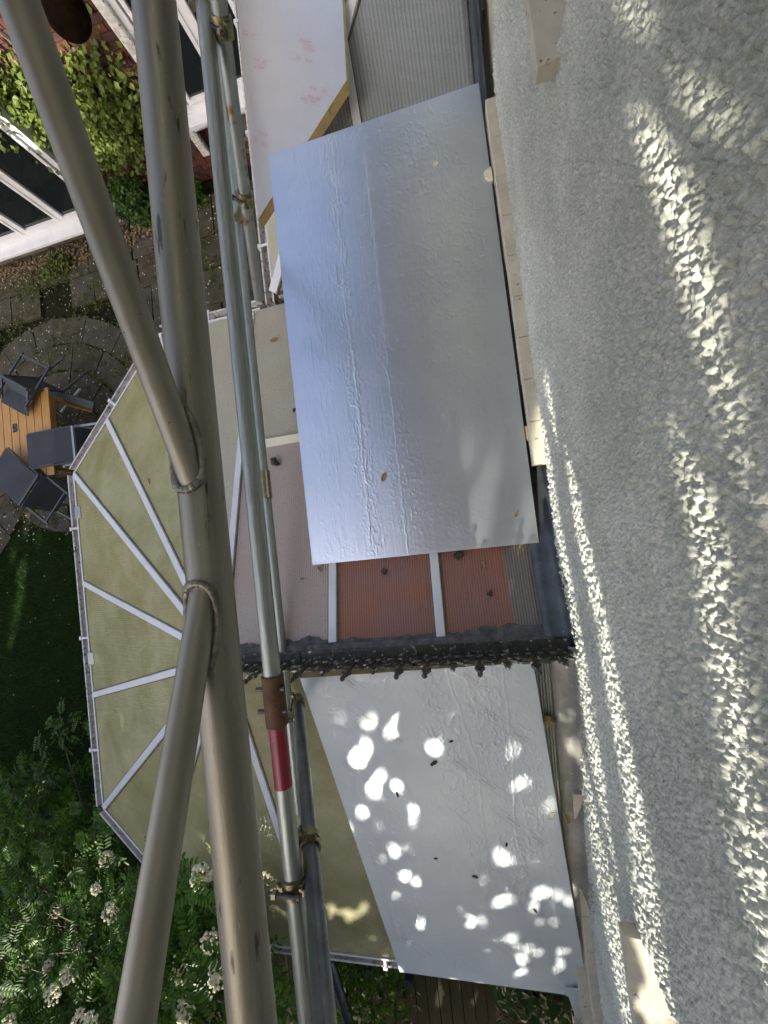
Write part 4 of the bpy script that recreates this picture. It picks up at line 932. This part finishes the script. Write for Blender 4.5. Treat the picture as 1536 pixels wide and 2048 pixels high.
def chair(J, ang, label, wdt=.46, back=.66, zt=.90, zj=.83, dark=False):
    """garden chair tipped forward so that its back lies over the table; ang = direction its legs point"""
    root = empty('garden_chair', (J[0],J[1],0), label, 'garden chair', 'garden chairs tipped against the table')
    u = np.array([math.cos(ang), math.sin(ang), 0]); w = np.array([-u[1], u[0], 0]); up = np.array([0,0,1.0]); o = np.array([J[0],J[1],0])
    fm = M['chair_frame'] if not dark else M['chair_dark']
    pt = lambda a, b_, z: o + u*a + w*b_ + up*z
    def sheet(name, prof, hw, m):
        V = []; k = len(prof)
        for (a,z) in prof: V += [pt(a,-hw,z), pt(a,hw,z)]
        q = MB(); q.add(V, [(2*i,2*i+1,2*i+3,2*i+2) for i in range(k-1)]); ob = q.build(name, m, root); ob.modifiers.new('t','SOLIDIFY').thickness = .006; return ob
    sheet('back_sling', [(-back,zt),(-back*.7,zt-.004),(-back*.35,zt-.02),(0,zj)], wdt/2-.012, M['sling'])
    sheet('seat_sling', [(.02,zj-.02),(.06,zj-.2),(.12,zj-.42)], wdt/2-.02, M['sling'])
    for s_ in (-1,1):
        b_ = s_*wdt/2
        q = MB(); q.bar(pt(-back*.98,b_*.99,zt-.012), pt(0,b_,zj-.006), .022,.016); q.build('back_rail', M['chair_dark'], root)
        q = MB(); q.bar(pt(-.22,b_*1.06,zj-.04), pt(.40,b_*1.04,zj-.14), .028,.02); q.build('rear_leg', fm, root)
        q = MB(); q.bar(pt(.10,b_,zj-.40), pt(.50,b_,zj-.62), .026,.02); q.build('front_leg', fm, root)
        q = MB(); q.bar(pt(.02,b_*1.02,zj-.02), pt(.13,b_*1.02,zj-.43), .024,.02); q.build('seat_rail', fm, root)
        q = MB(); q.bar(pt(-.24,b_*1.02,zj-.05), pt(-.24,b_*1.18,zj-.05), .03,.03); q.build('arm_end', fm, root)
    q = MB(); q.bar(pt(.0,-wdt/2,zj), pt(.0,wdt/2,zj), .03,.024); q.build('cross_bar', fm, root)
    q = MB(); q.bar(pt(.36,-wdt/2,zj-.13), pt(.36,wdt/2,zj-.13), .022,.02); q.build('leg_stretcher', fm, root)
    return root
j = atz(148,887,.83); chair(j, .02, 'grey sling chair tipped over the table edge nearest the conservatory')
j = atz(58,980,.80); chair(j, -.80, 'dark sling chair dappled with light, tipped below the table corner', .50, .60, .86, .80, True)
j = atz(35,768,.86); chair(j, 1.0, 'dark sling chair leaning on the far end of the timber table', .50, .34, .80, .90, True)
fc = empty('folded_chair', tuple(atz(140,800,.2)), 'dark folded chair frame on the paving beside the timber table', 'folded chair')
a, b_ = atz(97,783,.45), atz(188,812,.45)
q = MB(); q.bar(a, b_, .10, .03); q.build('folded_sling', M['chair_dark'], fc)
q = MB(); q.bar(atz(160,778,.5), atz(122,824,.2), .03, .02); q.build('frame_rail', M['chair_frame'], fc)
q = MB(); q.bar(atz(100,812,.25), atz(125,832,.05), .03, .02); q.build('frame_rail', M['chair_dark'], fc)

# ------------------------------------------------------------------ rowan with blossom, and unseen trees added to block the sun
def rowan_leaves(bases, dirs, seed, L=.195):
    rs = np.random.RandomState(seed); Vs = []; Fs = []; c = 0
    for p, d in zip(bases, dirs):
        d = d/np.linalg.norm(d); up = np.array([0,0,1.0]) + rs.normal(size=3)*.35; w = np.cross(up,d); w /= np.linalg.norm(w); n = np.cross(d,w); l = L*rs.uniform(.75,1.2)
        for k in range(7):
            t = (k+1.2)/7.6; q = p + d*l*t - n*l*.25*t*t
            for sg in ((1,-1) if k < 6 else (0,)):
                ld = (w*sg*.92 + d*.42) if sg else d; ld = ld + n*rs.uniform(-.15,.1); ld /= np.linalg.norm(ld); lw = np.cross(n,ld); ll = l*.34*(1-.35*abs(t-.5)); hw = ll*.17
                V = [q, q+ld*ll*.4+lw*hw+n*hw*.3, q+ld*ll*.8+lw*hw*.75, q+ld*ll, q+ld*ll*.8-lw*hw*.75, q+ld*ll*.4-lw*hw+n*hw*.3]
                Vs += V; Fs += [(c,c+1,c+2),(c,c+2,c+3),(c,c+3,c+4),(c,c+4,c+5)]; c += 6
    return np.array(Vs), np.array(Fs)
row = empty('rowan_tree', (-3.9,-4.6,0), 'dark green rowan with feathery leaves and flat cream blossom heads beside the eave', 'tree')
rs = np.random.RandomState(80)
bases = []; dirs = []
def put(px, py, z, spread, n):
    c = atz(px, py, z)
    for _ in range(n):
        p = c + rs.normal(size=3)*np.array([spread,spread,spread*.5]); a = rs.rand()*6.28; bases.append(p); dirs.append(np.array([math.cos(a), math.sin(a)+.15, rs.uniform(-.3,.35)]))
for px in range(-60, 560, 36):
    for py in range(1340, 2140, 40):
        lim = 1450 + max(0, (px-60))*.62                      # crown outline against the dark
        if px > 205 and px < 345 and py < 1700+(px-205)*.9: continue
        if px >= 340 and py < 1780 + (0 if px < 430 else (px-430)*2.2): continue
        if px < 215 and py < 1560 and rs.rand() < .90: continue
        if px > 120 and py < 1640 and rs.rand() < .75: continue
        z = rs.uniform(1.1, 2.0) if px < 230 else rs.uniform(1.9, 2.75)
        if py < 1600: z = rs.uniform(.5,1.2)
        if px >= 340: z = rs.uniform(2.35, 3.0)
        put(px, py, z, .10, 15 if px < 340 else 7)
V, F = rowan_leaves(bases, dirs, 81); o = link('foliage', np_mesh('foliage', V, F, False), M['rowan'], row); o['kind'] = 'stuff'
q = MB(); q.tube([(-3.9,-4.6,0),(-3.85,-4.5,.8),(-3.7,-4.3,1.6),(-3.4,-4.0,2.2)], [.08,.07,.05,.03], 10); q.build('trunk', M['bark'], row, smooth=True)
for k in range(26):
    i = rs.randint(len(bases)); e = bases[i]; q = MB(); q.tube([np.array([-3.7,-4.3,1.3])+rs.normal(size=3)*.15, lerp((-3.7,-4.3,1.5), e, .6)+rs.normal(size=3)*.08, e], [.014,.009,.004], 5); q.build('limb', M['bark'], row)
def corymb(seed):
    rs = np.random.RandomState(seed); m_ = MB()
    for k in range(46):
        a = rs.rand()*6.28; r = rs.rand()**.5; x, y = r*math.cos(a)*.055, r*math.sin(a)*.042
        m_.blob((x,y,.014-.28*(x*x+y*y)/.055*.3+rs.uniform(-.004,.004)), rs.uniform(.006,.0105), 1, seed*100+k, .7, .25)
    for k in range(7):
        a = k*.9; m_.tube([(0,0,-.05),(math.cos(a)*.02,math.sin(a)*.018,-.02),(math.cos(a)*.036,math.sin(a)*.03,.004)], .0016, 4)
    me = m_.mesh('flower_cluster'); me.materials.append(M['flower']); return me
CM = [corymb(i) for i in (1,2,3)]
flo = [(215,1718,1.9,1),(192,1777,1.9,.8),(222,1823,2.0,1.1),(50,1800,1.6,1),(83,1800,1.6,.7),(86,1830,1.6,1),(113,1820,1.6,1.05),(155,1895,1.8,.8),(78,1900,1.7,.8),(98,1930,1.8,.8),(137,1945,1.9,1.25),(108,1985,1.9,1.2),(12,1985,1.7,1.2),(20,2040,1.7,1.2),(160,2035,1.9,1),(405,1753,2.75,1.05),(420,1880,2.7,1),(368,1935,2.6,1.25),(441,1948,2.75,1.1),(372,2022,2.7,1.1),(340,1985,2.5,.8),(14,1738,1.5,.6),(52,1930,1.7,.7),(182,2042,1.95,1)]
for i, (px,py,z,s_) in enumerate(flo):
    o = link('flower_cluster', CM[i % 3], None, row); c = atz(px,py,z); d = C0 - c; d /= np.linalg.norm(d); c = c + d*.22
    o.location = tuple(c); o.rotation_euler = Vector(d*.6+np.array([0,0,.5])+rs.normal(size=3)*.18).to_track_quat('Z','Y').to_euler(); o.scale = (s_*1.3,)*3
# --- unseen trees added sunward to block the sun: crowns of leaves, thinned where the photograph shows sun reaching
e1 = np.cross(SUN_D, (0,0,1)); e1 /= np.linalg.norm(e1); e2 = np.cross(e1, SUN_D)
if e2[2] < 0: e2 = -e2
lit = []; fine = []; soft = []
def add_lit(p, r): lit.append((np.dot(p,e1), np.dot(p,e2), r))
def poly_lit(pix, x, r, n=30):
    Q = [atx(px,py,x) for px,py in pix]; rj = np.random.RandomState(int(pix[0][0]))
    for i in range(len(Q)-1):
        for t in np.linspace(0,1,n):
            p = lerp(Q[i],Q[i+1],t); add_lit(p, .13); fine.append((np.dot(p,e1), np.dot(p,e2), r*rj.uniform(.5,1.3)))
XW = .372
poly_lit([(1075,700),(1100,800),(1130,920),(1165,1080),(1205,1260),(1240,1450),(1268,1620),(1300,1830),(1330,2040)], XW, .045)
poly_lit([(1085,860),(1100,960),(1150,1240),(1175,1420),(1195,1560),(1225,1800),(1255,2040)], XW, .042)
poly_lit([(1305,270),(1340,400),(1375,560),(1410,720),(1440,880)], XW, .022)
poly_lit([(1400,960),(1425,1150),(1460,1350),(1490,1600),(1520,1800),(1545,2000)], XW, .018)
poly_lit([(1375,150),(1425,250)], XW, .012); poly_lit([(1275,10),(1290,45)], XW, .012)
for px, py, r in ((1010,1010,.10),(1030,1060,.10),(950,1050,.08),(1000,950,.09),(930,900,.06)): add_lit(atz(px,py,ZA), r)
for px in range(930,1060,14): add_lit(np.array([*aty(px,1330,YR)[:2], 3.15]), .05)
rd = np.random.RandomState(303)
for (cx_, cy_, sx_, sy_, n_, r_) in ((735,1510,22,30,16,.017),(770,1610,40,35,26,.017),(840,1680,45,35,18,.015),(810,1760,30,30,14,.015),(800,1440,40,45,7,.011),(850,1490,30,30,6,.011),
        (880,1800,60,40,26,.017),(960,1850,90,50,40,.018),(900,1920,70,22,22,.018),(1050,1910,70,40,26,.016),(1000,1560,60,60,9,.012),(1060,1450,40,60,5,.010),(1060,1760,50,60,12,.013),(700,1450,14,30,5,.010),(970,1720,70,40,10,.012)):
    for k in range(n_):
        px, py = cx_ + rd.normal()*sx_, cy_ + rd.normal()*sy_
        q = onC(px,py); soft.append((np.dot(q,e1), np.dot(q,e2), r_*1.9*rd.uniform(.25,1.25)))
for px, py, r in ((405,1770,.05),(425,1880,.05),(530,1740,.05),(545,1780,.04),(430,1650,.03),(300,1640,.03),(545,1880,.05),(680,1900,.04),(720,1860,.03),(650,1880,.03),(240,1450,.02),(250,1530,.02)): add_lit(atz(px,py,2.4), r)
for px, py, r in ((42,1150,.10),(38,1200,.09),(35,1240,.08),(20,1280,.08),(60,1020,.05),(85,1000,.05),(50,1060,.06),(25,1110,.05),(75,1080,.05),(30,880,.05)): add_lit(atz(px,py,0), r)
for px, py, r in ((40,140,.32),(100,180,.28),(30,210,.22),(150,240,.15),(180,290,.15),(110,110,.12),(60,250,.18),(215,290,.10),(250,170,.06)): add_lit(aty(px,py,5.05), r)
for (px,py,z,s_) in flo: q = atz(px,py,z); add_lit(q + (C0-q)/np.linalg.norm(C0-q)*.22, .05)
rs = np.random.RandomState(77)
for k in range(90): add_lit(atz(rs.uniform(-20,330), rs.uniform(1600,2060), 1.8), rs.uniform(.02,.07))
for px, py in ((1280,1850),(1300,1900),(1320,1960),(1340,2020),(1300,1990)): add_lit(atz(px,py,3.44), .03)
for px, py in ((1058,700),(1064,780),(1070,860),(1076,910)): add_lit(atz(px,py,2.9), .02)
for px, py, r in ((60,1640,.10),(110,1720,.10),(40,1890,.15),(120,1880,.10),(20,1660,.1)): add_lit(atz(px,py,1.6), r)
for px, py, r in ((870,1990,.07),(950,2000,.03)): add_lit(atz(px,py,.12), r)
lit = np.array(lit); fine = np.array(fine)
def lit_mask(P, extra, T=None):
    u = P @ e1; v = P @ e2; r = np.zeros(len(P), bool)
    for (a,b_,rad) in (lit if T is None else T): r |= (u-a)**2 + (v-b_)**2 < (rad+extra)**2
    return r
rs = np.random.RandomState(90)
def blocker_tree(label, cx, cy, rx, rz, zc, n, seed, size=.125):
    rs = np.random.RandomState(seed); root = empty('sun_blocker_tree', (cx,cy,0), label, 'tree', 'tall trees beyond the near end of the roof')
    q = rs.uniform(-1,1,size=(n*2,3)); q = q[np.sum(np.abs(q)**3,1) < 1][:n]; P = np.array([cx,cy,zc]) + q*np.array([rx,1.1,rz])
    P = P[P[:,2] > .9]
    P = P[~lit_mask(P, size*.28)]; P = P[~(lit_mask(P, size*.30, soft) & (rs.rand(len(P)) < .72))]
    P = P[np.linalg.norm(P - C0, axis=1) > 4.2]
    cloud_obj('foliage', P, np.tile(-SUN_D,(len(P),1)), size, seed+1, M['canopy'], root, .9, .7)['kind'] = 'stuff'
    q = MB(); q.tube([(cx,cy-.3,0),(cx+.1,cy-.3,2.5),(cx,cy-.2,5),(cx,cy,7.5)], [.22,.18,.11,.04], 10); q.build('trunk', M['bark'], root, smooth=True)
    for k in range(8):
        a = k*.8; z0 = 2.2+k*.55; q = MB(); q.tube([(cx,cy-.3,z0),(cx+rx*.35*math.cos(a),cy-.25,z0+.7),(cx+rx*.8*math.cos(a),cy-.1,z0+1.3)], [.07,.045,.015], 6); q.build('limb', M['bark'], root)
    return root
# unseen leafy limb added near the wall; its cut gaps shape the light streaks
def streak_screen(root):
    n = 26000; P = np.column_stack([rs.uniform(-1.25,.30,n), rs.uniform(-3.7,-3.1,n), rs.uniform(4.30,6.95,n)])
    near = np.array([q for q in lit if q[2] < .125])
    P = P[~lit_mask(P, .012, fine)]; P = P[~lit_mask(P, .02, near)]
    cloud_obj('streak_screen_foliage', P, np.tile(-SUN_D,(len(P),1)), .055, 97, M['canopy'], root, .9, .7)['kind'] = 'stuff'
    q = MB(); q.tube([(-1.9,-7.4,5.2),(-1.4,-5.5,5.9),(-.8,-3.4,6.3),(-.3,-3.3,5.7)], [.09,.07,.04,.015], 8); q.build('limb', M['bark'], root)
tree1 = blocker_tree('tall broadleaf tree sunward of the near eave, closest to the house', -1.9, -7.2, 3.6, 5.8, 5.4, 72000, 91)
streak_screen(tree1)
blocker_tree('tall broadleaf tree sunward of the lawn, middle of the three', -6.4, -7.6, 3.4, 6.0, 5.4, 66000, 92)
blocker_tree('tall broadleaf tree sunward of the lawn, farthest from the house', -11.0, -7.8, 3.8, 6.2, 5.4, 66000, 93)

# ------------------------------------------------------------------ small loose things
def lump(px, py, z, r, m, label, cat, name, seed=1, flat=.6, n=2, group=None, smooth=False):
    p = atz(px, py, z); q = MB(); q.blob((p[0],p[1],p[2]+r*flat*.6), r, n, seed, flat, .35); o = q.build(name, m, None, smooth=smooth); tag(o, label, cat, group); return o
def curled(px, py, z, s_, m, label, cat, name, seed=1, n=None, group=None):
    rs = np.random.RandomState(seed); p = atz(px, py, z); a = rs.rand()*6.28; d = np.array([math.cos(a),math.sin(a),0]); w = np.array([-d[1],d[0],0]); q = MB(); V = []
    for t in np.linspace(-1,1,7):
        hw = .45*(1-t*t)**.6*(1+.25*rs.uniform(-1,1)); zz = .22*t*t+.05*rs.rand(); V += [p+(d*t+w*hw)*s_+np.array([0,0,(zz+.25*hw)*s_+.003]), p+d*t*s_+np.array([0,0,zz*s_*.6+.002]), p+(d*t-w*hw)*s_+np.array([0,0,(zz+.2*hw)*s_+.003])]
    q.add(V, [(3*i+k,3*i+k+1,3*i+k+4,3*i+k+3) for i in range(6) for k in (0,1)]); o = q.build(name, m); o.modifiers.new('t','SOLIDIFY').thickness = .0012; tag(o, label, cat, group); return o
rz_ = lambda px, py: (lambda p: p)(atpl(px, py, (0,YR,ZR+.004), np.array([0,-SL,1.0]) if py > 1310 else np.array([0,SL,1.0])))[2]
lump(553,924,rz_(553,924),.030,M['lump'],'black angular lump on the pale pane beside the pale tube','mortar lump','mortar_lump',2,.8,1)
lump(589,820,rz_(589,820),.012,M['lump'],'small dark clod at the edge of the large silver board','clod','clod',3)
lump(916,1110,rz_(916,1110),.020,M['lump'],'dark clod tucked under the lower edge of the large board','clod','clod',5)
lump(768,1143,rz_(768,1143),.013,M['lump'],'dark clod on the pink-lit pane under the large board','clod','clod',6)
lump(980,1187,rz_(980,1187),.012,M['lump'],'dark clod on the orange-lit pane nearest the wall','clod','clod',7)
lump(1020,1276,rz_(1020,1276),.013,M['lump'],'dark clod on the ridge edge near the wall','clod','clod',8)
curled(548,680,rz_(548,680),.030,M['dead_leaf'],'flat brown leaf stuck on the pale pane below the valley gutter','leaf','dead_leaf',9)
curled(300,962,rz_(300,962)-.0+.02,.022,M['dead_leaf'],'orange-brown leaf lying on a white fan bar','leaf','dead_leaf',10)
curled(768,954,ZA+.001,.026,M['dead_leaf'],'yellow-brown curled leaf on the large silver board','leaf','dead_leaf',11)
curled(1034,1028,ZA+.001,.016,M['dead_leaf'],'small orange leaf by the finial shadow on the silver board','leaf','dead_leaf',12)
curled(966,1130,rz_(966,1130),.02,M['dead_leaf'],'brown leaf on the orange-lit pane, nearest the large board','leaf','dead_leaf',13)
curled(605,1157,rz_(605,1157),.013,M['dead_leaf'],'dark brown leaf on the pinkish pane left of the white bar','leaf','dead_leaf',14)
curled(640,1138,rz_(640,1138)+.004,.018,M['dead_leaf'],'crumpled leaf caught at the lower left corner of the large board','leaf','dead_leaf',15)
zc = lambda px, py: onC(px,py)[2]
for i, (px,py,s_) in enumerate(((868,1525,.022),(902,1482,.012),(1013,1688,.012),(872,1716,.012),(950,1752,.018),(1070,1820,.014),(795,1588,.015))):
    curled(px,py,zc(px,py)+.001,s_,M['lump'],('thin dark twig scrap near the middle of the dappled board','dark sliver above the twig scrap on the dappled board','dark speck between lettering on the dappled board','dark speck by the slanting edge of the dappled board','dark crumb in the lower middle of the dappled board','dark crumb at the lower right of the dappled board','upright dark sliver among the upper left light patches')[i],'scrap','dark_scrap',20+i)
curled(1102,1630,zc(1102,1630)+.001,.022,M['foam_pale'],'pale olive leaf on the wall side of the dappled board','leaf','dead_leaf',30)
curled(1135,1635,roofz(-1.6)+.05,.026,M['dead_leaf'],'yellow leaf on the lead beside the dappled board','leaf','dead_leaf',31)
lump(1098,1440,roofz(-1.0)+.03,.024,M['litter'],'brown mossy clump on the edge trim by the dappled board','moss clump','moss_clump',32,.7,2)
def scrap(pix, z, t, m, label):
    P = [atz(px,py,z) for px,py in pix]; q = MB(); q.slab(P, (0,0,1), t); o = q.build('foam_scrap', m, None, recalc=True); tag(o, label, 'foam scrap', 'foam scraps wedged by the large board')
scrap([(968,342),(982,332),(986,358),(972,354)], ZA+.012, .03, M['foam_pale'], 'pale foam wedge between the large board and the wall, nearer the top')
scrap([(1050,852),(1057,852),(1061,880),(1054,880)], ZA-.001, .03, M['foam'], 'orange foam scrap in the gap beside the large board')
scrap([(868,320),(876,324),(872,332),(866,328)], ZA+.006, .004, M['foam_pale'], 'tiny pale foam crumb on the upper part of the large board')
# dark wool cuff at the top left corner
cf = MB(); c = [np.array(atz(px,py,4.15)) for px, py in ((80,-110),(112,-20),(134,28),(142,48))]
pts = [lerp(c[i], c[i+1], t) for i in range(3) for t in np.linspace(0,1,30,endpoint=False)] + [c[3]]
rr = [.046*(1+.07*abs(math.sin(i*.62)))*(1 if i < 66 else max(.12, math.sqrt(max(0,1-((i-66)/25.0)**2)))) for i in range(len(pts))]
cf.tube(pts, rr, 24); tag(cf.build('rope_bundle', M['brown'], None, smooth=True), 'dark brown ribbed roll hanging in the top left corner beside the beam', 'rope bundle')
